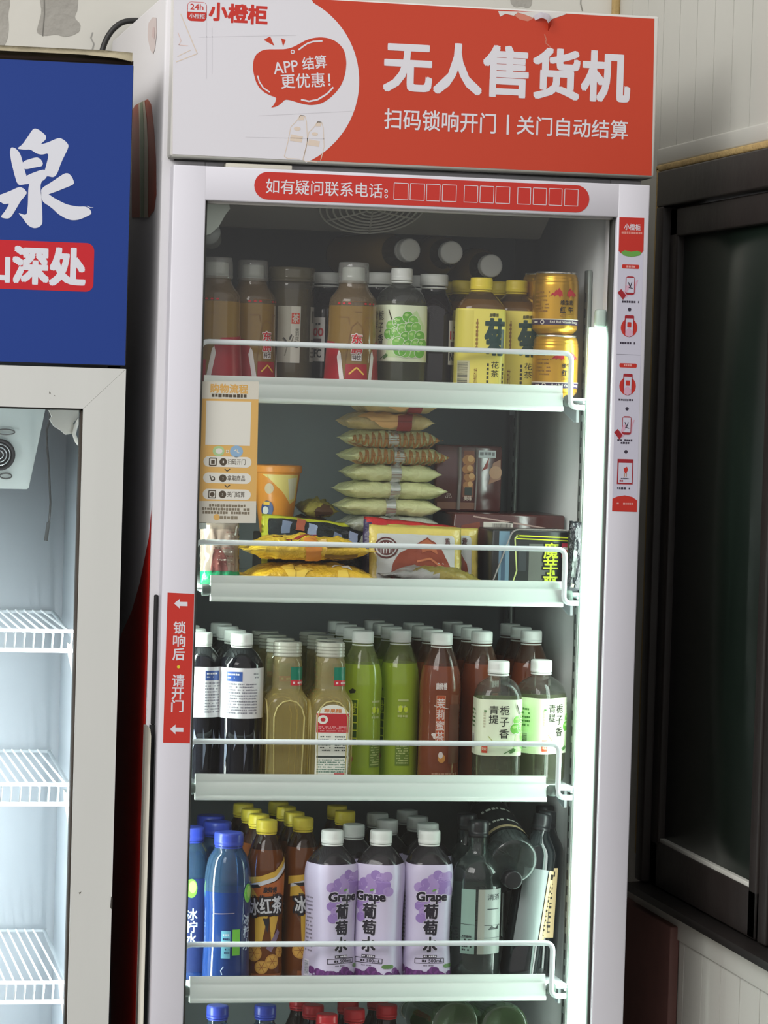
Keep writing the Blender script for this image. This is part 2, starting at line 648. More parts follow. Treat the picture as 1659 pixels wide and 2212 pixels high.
# liner
bm = bmesh.new()
box(bm, .022, .678, IB, IB + .015, .06, 1.73, 0)
box(bm, .0, .678, .06, IB, 1.731, 1.735, 0)
box(bm, .022, .678, .06, IB, .06, .09, 0)
box(bm, .001, .030, .06, IB, .09, 1.731, 1)
box(bm, .645, .678, .076, IB, .09, 1.731, 1)
finish('inner_liner', bm, [m_liner, m_linerside], vm)
# pilaster strips that carry the shelves
m_slot = ink((30, 32, 32), .6)
for x in (.640, .034):
    for y in (.11, .535):
        bm = bmesh.new()
        box(bm, x - .003, x + .003, y - .011, y + .011, .1, 1.607, 0, .001, 1)
        sx = x - .0034 if x > .3 else x + .0034
        z = .12
        while z < 1.58:
            box(bm, min(sx, x), max(sx, x), y - .003, y + .003, z, z + .014, 1)
            z += .024
        finish('shelf_upright', bm, [m_steel, m_slot], vm)
# evaporator cover under the ceiling with the fan grille in it
ev_mat = mat('evaporator_cover', (120, 120, 114), 0.5, var=.05)
bm = bmesh.new()
x0, x1 = .075, .585
prism(bm, [(.065, 1.731), (.065, 1.722), (.195, 1.6555), (.215, 1.655), (.26, 1.731)], 'x', x0, x1, 0)
evap = finish('evaporator_cover', bm, [ev_mat], vm, 30)
fm = Matrix.Translation((.3130, .128, 1.6925)) @ Matrix.Rotation(-math.atan2(.0665, .13), 4, 'X')
bm = bmesh.new()
for k in range(1, 9):
    r = .0097 * k
    tube(bm, [fm @ Vector((r * math.cos(2 * math.pi * j / 40), r * math.sin(2 * math.pi * j / 40), -.004 - .004 * (1 - (r / .075) ** 2))) for j in range(40)], .0015, 0, 6, closed=True)
for t in (0.4, 1.45, 2.5, 3.55, 4.6, 5.65):
    tube(bm, [fm @ Vector((r * math.cos(t), r * math.sin(t), -.004 - .004 * (1 - (r / .075) ** 2))) for r in (.008, .03, .055, .075)], .0016, 0, 6)
fan = finish('fan_grille', bm, [mat('fan_grille_grey', (168, 170, 160), .45)], vm)
bm = bmesh.new()
lathe(bm, [(.073, -.0012, 2), (.073, .001, 2)], 36, 0, mtx=fm)
finish('fan_opening', bm, [m_gasket], vm)
# white camera housing in the top left corner, with its lens barrel
bm = bmesh.new()
hp = [U(430, 425, .075), U(490, 430, .075), (U(494, 452, .075)), U(484, 465, .075), U(470, 490, .075), U(452, 506, .075), U(430, 512, .075)]
prism(bm, hp, 'y', .062, .105, 0)
bevel_sharp(bm, .0035)
camh = finish('camera_housing', bm, [mat('milky_plastic', (196, 208, 196), .35)], vm)
bm = bmesh.new()
lc = at(455, 512, .085)
mt = Matrix.Translation(lc) @ Matrix.Rotation(math.radians(70), 4, 'X') @ Matrix.Rotation(math.radians(-18), 4, 'Y')
lathe(bm, [(.008, -.012, 2), (.014, -.012, 2), (.014, .012, 2), (.017, .012, 2), (.017, .018, 2), (.004, .02, 2)], 24, 0, mtx=mt)
finish('camera_barrel', bm, [mat('grey_plastic', (120, 126, 122), .4)], camh)
# led strip at the right front edge
lt = at(1291, 712, .034)
lx0, lx1 = at(1249.5, 1700, .034).x, at(1275, 1700, .034).x
bm = bmesh.new()
box(bm, lx0, lx1, .031, .054, .12, lt.z, 0, .003)
finish('led_strip', bm, [m_led], vm, 30)['label'] = 'bright white vertical light strip'
bm = bmesh.new()
box(bm, .031, .046, .031, .054, .12, lt.z, 0, .003)
finish('led_strip', bm, [m_led], vm, 30)['label'] = 'bright white vertical light strip'
bm = bmesh.new()
box(bm, lx0 - .001, lx1 + .004, .0545, .062, .1, lt.z + .004, 0, .001)
box(bm, .030, .047, .0545, .062, .1, lt.z + .004, 0, .001)
box(bm, lx1 + .0012, lx1 + .005, .032, .042, .12, lt.z + .012, 0, .0015)
box(bm, lx0 + .004, lx1 + .002, .031, .048, lt.z + .003, lt.z + .030, 0, .004)
finish('led_holder', bm, [mat('translucent_holder', (196, 214, 204), .3)], vm)

strip_lamp('led_light', .630, .066, .14, lt.z, (-1, .8, 0), .8, (.86, 1.0, .93), vm)
strip_lamp('led_light', .036, .066, .14, 1.38, (1, .4, 0), 2.9, (.86, 1.0, .93), vm)

# header box
bm = bmesh.new()
box(bm, -.0052, .7052, 0, .075, ZH0, ZH1, 0, .003)
box(bm, -.003, .703, .0, .078, ZH0 - .0015, ZH0 + .001, 1)
hd = finish('header_box', bm, [m_alu, mat('header_underside', (150, 150, 144), .6)], vm)
a = Art()
e = .0042
hb = [U(375, -20), U(1413.5, 40.5), U(1407.5, 379.5), U(372.5, 333)]
a.poly(hb, m_red, 1)
# white field with its round right end
def arc_px(cx, cy, r, a0, a1, n=24):
    return [(cx + r * math.cos(math.radians(a0 + (a1 - a0) * k / n)), cy + r * math.sin(math.radians(a0 + (a1 - a0) * k / n))) for k in range(n + 1)]
wf = [(375, -19.5), (672, -3.5)] + arc_px(583, 175, 193, -61, 66, 26) + [(655, 346.3), (372.5, 333)]
a.poly(UP(wf), m_sw, 2)
# faint tile lines and sketches in the white field
fa = ink((217, 214, 221)); fb = ink((226, 209, 193)); fc2 = ink((228, 203, 198))
for p, q in (((430, 80), (640, 76)), ((446, 30), (446, 170)), ((560, 250), (760, 240)), ((530, 296), (700, 300)), ((458, 60), (458, 160))):
    a.line(UP([p, q]), .0008, fa, 3)
a.line(UP([(390, 30), (426, 116), (380, 134)]), .0013, fb, 3)
a.line(UP([(383, 122), (412, 108)]), .0011, fb, 3)
a.line(UP([(384, 70), (391, 88), (386, 97), (406, 99)]), .0011, fc2, 3)
def sketch(ox, oy, s):
    P = lambda L: UP([(ox + x * s, oy + y * s) for x, y in L])
    a.line(P([(10, -48), (20, -48), (24, -35), (26, 10), (18, 42)]), .0010, fb, 3)
    a.line(P([(10, -48), (2, -36), (-10, -24), (-16, 8), (-24, 40), (-18, 44), (10, 46)]), .0010, fb, 3)
    a.poly(P([(10, -50), (20, -48), (18, -38), (6, -38)]), fb, 3)
    a.disc(*U(ox + 4 * s, oy - 20 * s), .005 * s, fb, 3, .0028 * s)
    a.poly(P([(-10, -8), (16, -3), (14, 10), (-12, 6)]), fb, 3)
sketch(638, 298, 1.0)
sketch(676, 308, .92)
# badge and shop sign
u0, v0, u1, v1 = box_px((405, 3), (446, 47))
a.rect(u0, v0, u1, v1, m_red2, 3, .006)
a.rect(u0 + .0007, v0 + (v1 - v0) * .47, u1 - .0007, v1 - .0007, m_sw, 4, .005)
a.rect(u0 + .0007, v0 + (v1 - v0) * .47, u1 - .0007, v0 + (v1 - v0) * .6, m_sw, 4.4)
a.text('24h', *box_px((411, 8), (439, 22)), m_red2, 5, .012)
a.text('小橙柜', *box_px((409, 29), (442, 41)), m_sw, 5, .012)
a.text('小', *box_px((453, 6), (490, 45)), m_red2, 3, .05)
a.text('橙', *box_px((494, 9), (534, 50)), m_red2, 3, .045)
a.text('柜', *box_px((537, 11), (576, 53)), m_red2, 3, .045)
# speech bubble
cr = lambda L: [(520 + x / 6.38, 60 + y / 6.38) for x, y in L]
bub = [(170, 480), (185, 420), (215, 365), (290, 312), (370, 297), (500, 297), (610, 295), (700, 275), (800, 225), (900, 170), (1000, 140), (1100, 130), (1200, 142), (1290, 175), (1370, 235), (1420, 305), (1445, 390), (1455, 480), (1448, 580), (1430, 670), (1390, 780), (1320, 880), (1230, 970), (1130, 1035), (1050, 1060), (960, 1068), (870, 1055), (780, 1030), (690, 1000), (610, 990), (560, 1040), (500, 1085), (410, 1105), (450, 1070), (480, 1015), (490, 962), (410, 935), (330, 895), (260, 835), (210, 750), (180, 640), (165, 560)]
a.poly(UP(cr(rounded(bub, 1))), m_red, 3)
a.poly(UP(cr([(315, 168), (405, 118), (462, 250)])), m_red, 3)
a.poly(UP(cr([(555, 145), (620, 168), (583, 258)])), m_red, 3)
a.line(UP(cr([(795, 305), (860, 255), (920, 215), (1000, 190), (1125, 182)])), .0022, m_sw, 4)
a.line(UP(cr([(230, 660), (255, 745), (310, 830), (400, 888)])), .002, m_sw, 4)
a.line(UP(cr([(830, 990), (940, 1015), (1060, 990), (1190, 910), (1275, 820)])), .0024, m_sw, 4)
a.disc(*U(632, 112), .003, m_sw, 4)
a.disc(*U(632, 112), .0016, m_red, 5)
def turned(t, cx, cy, w, h, deg, bold):
    c = U(cx, cy)
    k = 1 / 1475.0
    a.text(t, c[0] - w * k / 2, c[1] - h * k / 2, c[0] + w * k / 2, c[1] + h * k / 2, m_sw, 4, bold, math.radians(deg))
turned('APP', 617, 145, 52, 24, 9, .012)
turned('结算', 679, 135, 52, 27, 9, .014)
turned('更优惠！', 660, 174, 105, 30, 5, .014)
# big and small lettering
a.text('无人售货机', *box_px((833, 88), (1357, 220)), m_sw, 3, .036)
a.text('扫码锁响开门', *box_px((831, 234), (1070, 289)), m_sw, 3, .012)
a.rect(*box_px((1095, 248), (1098.5, 291)), m_sw, 3)
a.text('关门自动结算', *box_px((1117, 250), (1355, 301)), m_sw, 3, .012)
# torn place at the top edge
a.poly(UP([(1076, 24), (1080, 36), (1092, 30), (1110, 34), (1118, 27), (1135, 32), (1150, 38), (1170, 34), (1190, 42), (1222, 31), (1222, 27)]), m_alu, 3)
a.poly(UP([(1112, 34), (1122, 42), (1140, 46), (1152, 40), (1172, 40), (1186, 38), (1166, 30), (1120, 24)]), ink((214, 132, 112)), 2)
a.line(UP([(1176, 74), (1180, 86), (1178, 92), (1190, 103)]), .0016, ink((206, 120, 100)), 2)
a.build('header_sign', flat(0.0, .0002), hd)
# curled strip of the torn film
bm = bmesh.new()
cp = [(1152, 34), (1168, 26), (1186, 30), (1192, 42), (1191, 54), (1185, 66)]
L1 = [at(x, y, -.002 - .006 * math.sin(math.pi * i / 5)) for i, (x, y) in enumerate(cp)]
cq = [(1156, 44), (1170, 38), (1180, 42), (1184, 50), (1184, 58), (1184, 67)]
L2 = [at(x, y, -.002 - .011 * math.sin(math.pi * i / 5)) for i, (x, y) in enumerate(cq)]
va = [bm.verts.new(p) for p in L1]; vb = [bm.verts.new(p) for p in L2]
for i in range(5):
    bm.faces.new((va[i], va[i + 1], vb[i + 1], vb[i])).material_index = 0 if i > 2 else 1
bmesh.ops.solidify(bm, geom=bm.faces[:], thickness=.0004)
finish('torn_film', bm, [m_red, m_sw], hd)['label'] = 'torn curl of red film at the top edge'

# faint artwork and coloured sweep on the left outside
sX = -.0133
def side(u, v, l):
    return (sX - l * .0003, u, v)
def SP(L):
    out = []
    for x, y in L:
        p = at_side(x, y, sX)
        out.append((max(p.y, .0385), p.z))
    return out
a = Art()
a.poly(SP([(292, 228), (302, 222), (320, 214), (327, 226), (333, 280), (337, 340), (338, 420), (333, 456), (327, 462), (322, 470), (285, 470), (285, 240)]), ink((196, 84, 58)), 1)
a.poly(SP([(300, 223), (313, 217), (318, 260), (321, 330), (321, 470), (303, 470), (302, 300)]), ink((226, 214, 190)), 2)
a.poly(SP([(304, 222), (309, 219), (312, 280), (312, 470), (305, 470)]), ink((150, 170, 130)), 3)
a.poly(SP([(330, 37), (338, 38), (339, 70), (335, 105), (331, 117), (325, 108), (319, 80), (321, 50)]), ink((224, 208, 208)), 1)
a.poly(SP([(331, 58), (335, 60), (334, 85), (328, 78)]), ink((216, 190, 190)), 2)
a.poly(SP([(331, 1060), (329, 1100), (322, 1160), (312, 1210), (302, 1260), (285, 1320), (240, 1420), (240, 2400), (312, 2400), (316, 2212), (322, 1700), (327, 1300)]), ink((196, 34, 26)), 1)
a.build('side_sticker', side, vm, label='faded red and cream artwork on the outside of the cabinet')

# door
door_bm = bmesh.new()
OX0, OX1, OZ1, OZ0 = .0475, .652, 1.6813, .18
def rail(pts, d0, d1):
    prism(door_bm, pts, 'y', d0, d1, 0)
box(door_bm, 0, OX0, 0, .034, .12, ZD, 0, .002)
box(door_bm, OX1, MX1, 0, .034, .12, ZD, 0, .002)
box(door_bm, OX0 - .003, OX1 + .003, .0003, .034, OZ1, ZD, 0, .002)
box(door_bm, OX0 - .003, OX1 + .003, .0003, .034, .12, OZ0, 0, .002)
door = finish('door', door_bm, [m_white], vm)
bm = bmesh.new()
box(bm, OX0 - .0005, OX0 + .004, .012, .03, OZ0, OZ1, 0)
box(bm, OX1 - .0035, OX1 + .0005, .010, .03, OZ0, OZ1, 0)
box(bm, OX0, OX1, .014, .03, OZ1 - .003, OZ1 + .0005, 1)
finish('door_gasket', bm, [m_gasket, m_alu], door)
bm = bmesh.new()
box(bm, OX0 + .001, OX1 - .001, .022, .026, OZ0, OZ1 - .001)
finish('door_glass', bm, [m_pane], door, 0)
# white leaf over the gap and the lock tongue
bm = bmesh.new()
p, q = at(485, 352, .02), at(627, 366, .02)
box(bm, p.x, q.x, .004, .05, ZD, ZD + .006, 0, .001)
finish('door_lock', bm, [m_cream], door)
# grip recess and pull bar along the left edge
zt_, zb_ = at(350, 1285, .03).z, .15
hz = at(325, 1566, .03).z
bm = bmesh.new()
box(bm, -.0068, -.0008, .030, .037, hz, zt_, 0, .002)
box(bm, -.0086, -.0008, .030, .037, zb_, hz, 0)
finish('grip_recess', bm, [m_black], door)
bm = bmesh.new()
prism(bm, [(-.0165, zb_), (-.0165, hz), (-.013, hz), (-.0098, hz - .004), (-.0084, hz - .014), (-.0084, zb_)], 'y', .012, .0365, 0)
finish('pull_bar', bm, [m_cream], vm)

# red phone sticker over the glass
a = Art()
u0, v0, u1, v1 = box_px((550, 370), (1272, 460))
a.rect(u0, v0, u1, v1, m_red2, 1, (v1 - v0) / 2.01)
a.text('如有疑问联系电话', *box_px((575, 386), (826, 428)), m_sw, 2, .006)
a.disc(*U(834, 413), .0026, m_sw, 2); a.disc(*U(834, 424), .0026, m_sw, 2)
a.disc(*U(834, 413), .0013, m_red2, 3); a.disc(*U(834, 424), .0013, m_red2, 3)
xs = [(167, 225), (232, 290), (297, 352), (360, 417), (447, 502), (510, 566), (573, 630), (660, 713), (722, 776), (785, 838), (847, 902)]
for i, (p, q) in enumerate(xs):
    xa, xb = 760 + p / 1.845, 760 + q / 1.845
    yo = (xa - 850) * .036
    a.frame(*box_px((xa + 1, 395 + yo), (xb - 1, 432 + yo)), .0009, m_sw, 2)
a.build('phone_sticker', flat(0.0, .0002), door, label='red rounded sticker with a row of empty number boxes')

# red opening sticker on the left stile
a = Art()
a.poly(UP([(362, 1280), (419.5, 1283), (410, 1605.5), (352, 1604)]), m_red2, 1)
def arrow(cx, cy):
    a.poly(UP([(cx - 15, cy - 1), (cx - 3, cy - 11), (cx - 3, cy - 4.5), (cx + 14, cy - 4), (cx + 14, cy + 5), (cx - 3, cy + 4.5), (cx - 3, cy + 10)]), m_sw, 2)
arrow(391, 1304.5); arrow(382, 1576)
for ch, x, y in (('锁', 388, 1355.5), ('响', 387, 1384), ('后', 386, 1413), ('请', 385, 1470), ('开', 384, 1498), ('门', 383, 1525)):
    a.text(ch, *box_px((x - 12.5, y - 13), (x + 12.5, y + 13)), m_sw, 2, .022)
a.disc(*U(385.5, 1440.5), .0022, ink((232, 214, 60)), 2)
a.build('opening_sticker', flat(0.0, .0002), door, label='vertical red sticker with white arrows')

# instruction strip on the right stile
a = Art()
dk = ink((62, 54, 70)); pk = ink((222, 178, 200)); wr = ink((168, 40, 50)); stripw = ink((214, 212, 228)); grn = ink((110, 170, 80))
def S(f, y):
    xl = 1338 - 16 * (y - 470) / 635.0
    return U(xl + f * 53.5, y + (f - .5) * 1.8)
def SR(f0, y0, f1, y1, m, l=2, r=0.0):
    p, q = S(f0, y0), S(f1, y1)
    a.rect(p[0], q[1], q[0], p[1], m, l, r)
a.poly([S(0, 470), S(1, 470), S(1, 1105), S(0, 1105)], stripw, 1)
a.poly([S(0, 470), S(1, 470), S(1, 541), S(.9, 548), S(.7, 553), S(.5, 555), S(.3, 553), S(.1, 548), S(0, 543)], m_red2, 2)
a.poly([S(.1, 546), S(.25, 541), S(.5, 544), S(.75, 541), S(.93, 545), S(.85, 551), S(.6, 554.5), S(.4, 554.5), S(.2, 552)], grn, 3)
a.text('小橙柜', *sum((S(.2, 497), S(.86, 484)), ()), m_sw, 3, .012)
p = S(.1, 503); a.small(p[0], p[1], S(.93, 503)[0], .0036, ink((230, 150, 140)), 3, 3, .95)
for y in (576, 789.5):
    SR(.15, y - 4.5, .85, y + 4.5, m_red2, 2, .002)
    p = S(.33, y); a.small(p[0], p[1], S(.68, y)[0], .0034, ink((236, 170, 165)), 3, 5, .9)
def phone_hand(y):
    a.poly([S(.24, y + 20), S(.3, y + 8), S(.42, y + 2), S(.46, y + 12), S(.4, y + 25), S(.3, y + 28)], pk, 2)
    a.poly([S(.68, y), S(.76, y - 12), S(.82, y - 11), S(.74, y + 2), S(.72, y + 16), S(.64, y + 22)], pk, 2)
    a.rect(*sum((S(.31, y + 21), S(.69, y - 19)), ()), wr, 3, .004)
    a.rect(*sum((S(.34, y + 16), S(.66, y - 16)), ()), stripw, 4)
    a.poly([S(.3, y + 14), S(.34, y + 2), S(.46, y - 2), S(.5, y + 4), S(.4, y + 12), S(.36, y + 16)], pk, 5)
    a.line([S(.42, y - 6), S(.5, y + 4), S(.56, y - 6)], .0012, dk, 5)
    a.line([S(.44, y + 5), S(.6, y + 7)], .0012, dk, 5)
    a.poly([S(.0, y + 17), S(.14, y + 9), S(.34, y + 22), S(.22, y + 32)], wr, 4)
def phone_circle(y):
    p = S(.5, y + 4)
    a.disc(p[0], p[1], .0125, m_red2, 2, .0135)
    a.rect(*sum((S(.31, y + 16), S(.69, y - 23)), ()), wr, 3, .002)
    a.rect(*sum((S(.35, y + 20), S(.65, y - 16)), ()), stripw, 4)
    a.poly([S(.35, y + 20), S(.35, y + 10), S(.5, y + 4), S(.65, y + 12), S(.65, y + 20), S(.5, y + 24)], pk, 5)
    SR(.42, y - 8, .58, y + 3, m_red2, 5, .001)
phone_hand(616); phone_circle(704); phone_circle(830); phone_hand(918)
for y, f0, f1 in ((652, .1, .88), (741, .15, .75), (864, .15, .75), (951, .14, .74), (957, .28, .62), (1055, .18, .7)):
    p = S(f0, y); a.small(p[0], p[1], S(f1, y)[0], .0034, dk, 2, int(y), .9)
for y in (668.5, 883, 976):
    a.disc(*S(.5, y), .0026, dk, 2)
a.line([S(.02, 766), S(.98, 766)], .0006, ink((150, 148, 160)), 2)
SR(.17, 992, .8, 1046, wr, 2)
SR(.22, 1000, .76, 1043, stripw, 3)
a.poly([S(.42, 1012), S(.55, 1008), S(.6, 1014), S(.52, 1024), S(.45, 1020)], m_red2, 4)
SR(.45, 1022, .48, 1030, ink((190, 150, 120)), 4); SR(.52, 1022, .55, 1030, ink((190, 150, 120)), 4)
p = S(.32, 1034); a.small(p[0], p[1], S(.64, 1034)[0], .002, dk, 4, 1, .95)
p = S(.27, 1039); a.small(p[0], p[1], S(.46, 1039)[0], .003, wr, 4, 2, .95)
a.poly([S(0, 1105), S(0, 1078), S(.2, 1073), S(.5, 1070), S(.8, 1073), S(1, 1080), S(1, 1105)], m_red2, 2)
p = S(.18, 1088); a.small(p[0], p[1], S(.85, 1088)[0], .003, ink((236, 170, 165)), 3, 4, .9)
a.build('instruction_sticker', flat(0.0, .0002), door, label='tall narrow sticker strip of phone pictures')

# orange payment card on the glass
GY = .0215
a = Art()
og = ink((222, 178, 104)); cream = ink((214, 210, 196)); tx = ink((86, 76, 62)); cw = ink((226, 224, 214))
K = lambda x, y: U(420 + x / 3.77, 820 + y / 3.77, GY)
KP = lambda L: [K(x, y) for x, y in L]
a.poly(KP([(60, 15), (525, 15), (500, 1168), (34, 1168)]), og, 1)
a.poly(KP([(60, 15), (525, 15), (521, 160), (58, 155)]), cream, 2)
a.poly(KP([(40, 988), (503, 990), (500, 1168), (34, 1168)]), cream, 2)
a.text('购物流程', *sum((K(128, 105), K(437, 42)), ()), ink((218, 170, 92)), 3, .03)
p = K(140, 127); a.small(p[0], p[1], K(432, 127)[0], .005, tx, 3, 2, .95)
a.poly(KP([(97, 172), (464, 180), (452, 540), (88, 530)]), cw, 2)
a.disc(*K(196, 582), .0085, ink((176, 206, 150)), 2, .0075); a.disc(*K(200, 582), .005, cw, 3, .004)
a.disc(*K(342, 585), .0095, ink((146, 180, 210)), 2, .0085); a.line([K(325, 580), K(345, 570), K(350, 590), K(365, 598)], .0016, cw, 3)
a.line([K(258, 574), K(278, 594)], .0012, cw, 2); a.line([K(278, 574), K(258, 594)], .0012, cw, 2)
for i, (y, t) in enumerate(((670, '扫码开门'), (803, '拿取商品'), (935, '关门结算'))):
    dx = -i * 3
    p, q = K(72 + dx, y + 38), K(466 + dx, y - 38)
    a.rect(p[0], p[1], q[0], q[1], cw, 2, .0098)
    p, q = K(122 + dx, y + 27), K(178 + dx, y - 30)
    if i == 0:
        a.frame(p[0], p[1], q[0], q[1], .0016, tx, 3); p, q = K(135, y + 15), K(165, y - 15); a.rect(p[0], p[1], q[0], q[1], tx, 3)
    elif i == 1:
        a.line([K(125, y - 25), K(140, y + 20), K(165, y + 12), K(160, y - 10), K(140, y - 12)], .0016, tx, 3)
    else:
        a.frame(p[0], p[1], q[0], q[1], .0014, tx, 3); a.disc(*K(150 + dx, y), .0034, tx, 3)
    a.disc(*K(234 + dx, y), .0054, tx, 3)
    a.text(str(i + 1), *sum((K(229 + dx, y + 9), K(240 + dx, y - 9)), ()), cw, 4)
    a.text(t, *sum((K(270 + dx, y + 21), K(415 + dx, y - 21)), ()), tx, 3, .006)
for y in (737, 868):
    a.line([K(246, y - 10), K(266, y + 9), K(290, y - 10)], .0014, tx, 2)
for y, x0_, x1_ in ((1023, 98, 418), (1051, 60, 455), (1080, 66, 450)):
    p = K(x0_, y); a.small(p[0], p[1], K(x1_, y)[0], .0042, ink((128, 118, 100)), 3, y, .95)
a.disc(*K(180, 1120), .0045, og, 3)
p = K(205, 1122); a.small(p[0], p[1], K(355, 1122)[0], .005, ink((140, 130, 110)), 3, 9, .95)
a.poly(KP([(38, 1165), (98, 1165), (98, 1215), (36, 1218)]), ink((190, 202, 196)), 2)
a.build('payment_card', flat(GY, .00015), door, label='orange payment card behind the left edge of the glass')

# ------------------------------------------------------------------ shelves
SHELF_Z = [1.4165, 1.128, .840, .545, .255]
m_lip = mat('white_price_rail', (238, 243, 238), 0.4)
m_wire = mat('white_coated_wire', (226, 234, 236), 0.35)
def shelf(z, label, lx0, lx1, first=False):
    s = thing('fridge_shelf', label, 'shelf', (.3325, .3, z), 'shelves of the vending fridge')
    b = bmesh.new()
    L0, L1 = -.297, .30
    box(b, L0, L1, -.242, .27, -.004, 0.0, 0, .001, 1)
    for k in range(24):
        x = L0 + .006 + k * (L1 - L0 - .012) / 23
        tube(b, [(x, -.24, -.0062), (x, .27, -.0062)], .0022, 0, 6)
    finish('shelf_tray', b, [m_wire], s)
    b = bmesh.new()
    x0_, x1_ = lx0 - .3325, lx1 - .3325
    prism(b, [(-.2385, .0175), (-.2385, -.02), (-.241, -.0205), (-.2525, -.0195), (-.2545, -.016), (-.2535, -.0135), (-.249, -.012), (-.2475, .0055), (-.2445, .0075), (-.2445, .0175)], 'x', x0_, x1_, 0)
    finish('price_rail', b, [m_lip], s, 20)
    b = bmesh.new()
    xa, xb, yy = -.280, .270, -.2495
    r = .0040
    zt = .0655
    pts = [(xa, yy, -.012), (xa, yy, zt), (xb, yy, zt), (xb, yy, -.0135), (xb + .022, yy, -.0135)]
    tube(b, round_path(pts, .012), r, 0, 10)
    finish('guard_rail', b, [m_wire], s)
    for xs_ in (L0, L1 - .004):
        b = bmesh.new()
        prism(b, [(-.19, -.002), (-.19, -.036), (-.176, -.036), (-.050, -.008), (.20, -.008), (.22, -.030), (.236, -.030), (.236, -.002)], 'x', xs_, xs_ + .004, 0)
        finish('shelf_bracket', b, [m_wire], s)
    for xs_ in (x0_ - .012, x1_ + .003):
        b = bmesh.new()
        lathe(b, [(.0085, 0, 2), (.0085, .009, 2), (.006, .012, 2)], 16, 0, mtx=Matrix.Translation((xs_ + (0 if xs_ < 0 else .012), -.243, -.004)) @ Matrix.Rotation(math.radians(90 if xs_ < 0 else -90), 4, 'Y'))
        finish('rail_plug', b, [mat('grey_plug', (96, 108, 102), .5)] if 'grey_plug' not in bpy.data.materials else [bpy.data.materials['grey_plug']], s)
    return s
for z, lab, p, q in zip(SHELF_Z, ('white shelf with wire guard holding the top row of drinks and gold cans', 'white shelf with wire guard holding the snack packets', 'white shelf with wire guard below the green and brown teas', 'white shelf with wire guard below the lilac grape bottles', 'lowest white shelf under the red caps, mostly out of sight'),
                        (.0600, .0776, .0633, .0634, .0634), (.592, .601, .5855, .594, .594)):
    shelf(z, lab, p, q)

# ------------------------------------------------------------------ the blue fridge on the left
m_blue = ink((22, 58, 140), 0.5)
m_greyframe = mat('beige_grey_frame', (216, 217, 213), 0.4, var=.03, vscale=5, stretch=(3, 3, .4))
m_dark = mat('dark_fridge_side', (34, 34, 38), 0.5)
m_coldwall = mat('pale_fridge_liner', (212, 220, 224), 0.4)
bf = thing('drinks_fridge', 'blue-topped glass-door drinks fridge with white calligraphy, standing nearly empty', 'fridge', (0, 0, 0))
BX1, BX0 = -.0602, -.78
bzt, bzb = U(288, 140)[1], U(272, 797)[1]
bm = bmesh.new()
box(bm, BX0, BX0 + .03, .05, .62, .05, bzt - .02, 0)
box(bm, BX1 - .02, BX1 - .002, .05, .62, .05, bzt - .02, 0)
box(bm, BX0, BX1 - .002, .58, .62, .05, bzt - .02, 0)
box(bm, BX0, BX1 - .002, .05, .62, 0, .08, 0)
box(bm, BX0, BX1 - .002, .05, .62, bzb + .0, bzb + .02, 0)
finish('fridge_body', bm, [m_dark], bf)
bm = bmesh.new()
box(bm, BX0 + .03, BX1 - .02, .55, .58, .08, bzb, 0)
box(bm, BX0 + .03, BX0 + .035, .05, .58, .08, bzb, 0)
box(bm, BX1 - .026, BX1 - .02, .05, .58, .08, bzb, 0)
box(bm, BX0 + .03, BX1 - .02, .05, .58, bzb - .006, bzb, 0)
box(bm, BX0 + .03, BX1 - .02, .05, .58, .08, .085, 0)
finish('fridge_liner', bm, [m_coldwall], bf)
# header
bm = bmesh.new()
box(bm, BX0, BX1, .0, .06, bzb + .004, bzt, 0, .002)
bh = finish('fridge_header', bm, [m_dark], bf)
a = Art()
a.rect(BX0 + .002, bzb + .005, BX1 - .001, bzt - .001, m_blue, 1)
Q = lambda L: UP([(x / 3.813, 240 + y / 3.813) for x, y in L])
wq = ink((226, 227, 236), .4)
for k, st in enumerate((
    [(285, 142), (315, 150), (355, 180), (380, 205), (378, 235), (330, 275), (385, 262), (485, 218), (530, 238), (567, 280), (555, 320), (505, 420), (470, 520), (440, 547), (390, 535), (362, 550), (352, 530), (372, 480), (405, 345), (345, 360), (300, 350), (250, 315), (205, 318), (135, 310), (180, 280), (230, 210), (265, 155)],
    [(90, 297), (125, 303), (160, 340), (178, 385), (215, 530), (245, 595), (160, 612), (138, 590), (118, 520), (95, 430), (80, 340)],
    [(180, 415), (300, 378), (335, 395), (355, 430), (345, 455), (300, 462), (195, 485)],
    [(205, 535), (345, 480), (395, 490), (385, 545), (350, 580), (165, 612)],
    [(245, 580), (360, 545), (335, 600), (333, 640), (345, 760), (350, 905), (345, 935), (320, 957), (285, 965), (250, 955), (220, 930), (190, 885), (145, 835), (200, 855), (222, 848), (230, 760), (232, 640)],
    [(-60, 700), (0, 690), (90, 655), (160, 622), (200, 640), (222, 670), (210, 695), (170, 740), (130, 810), (90, 875), (60, 888), (0, 875), (40, 825), (80, 758), (35, 770), (0, 745), (-60, 760)],
    [(335, 640), (430, 580), (530, 512), (565, 512), (595, 545), (612, 590), (600, 608), (470, 660), (400, 685), (345, 700)],
    [(340, 640), (400, 685), (460, 725), (550, 770), (640, 787), (700, 785), (735, 800), (752, 830), (750, 850), (700, 875), (650, 895), (600, 900), (550, 890), (480, 850), (430, 800), (340, 740)])):
    a.poly(Q(rounded(st)), wq, 2 + k * .2)
a.line(Q([(715, 782), (745, 795), (768, 796)]), .0008, wq, 2)
p, q = Q([(-900, 1050), (767, 1490)])
p = Q([(0, 1052)])[0]; q = Q([(767, 1490)])[0]
pr = ink((204, 34, 44), .35)
a.rect(p[0] - .2, q[1], q[0], U(767 / 3.813, 240 + 1095 / 3.813)[1] + .001, pr, 2, .011)
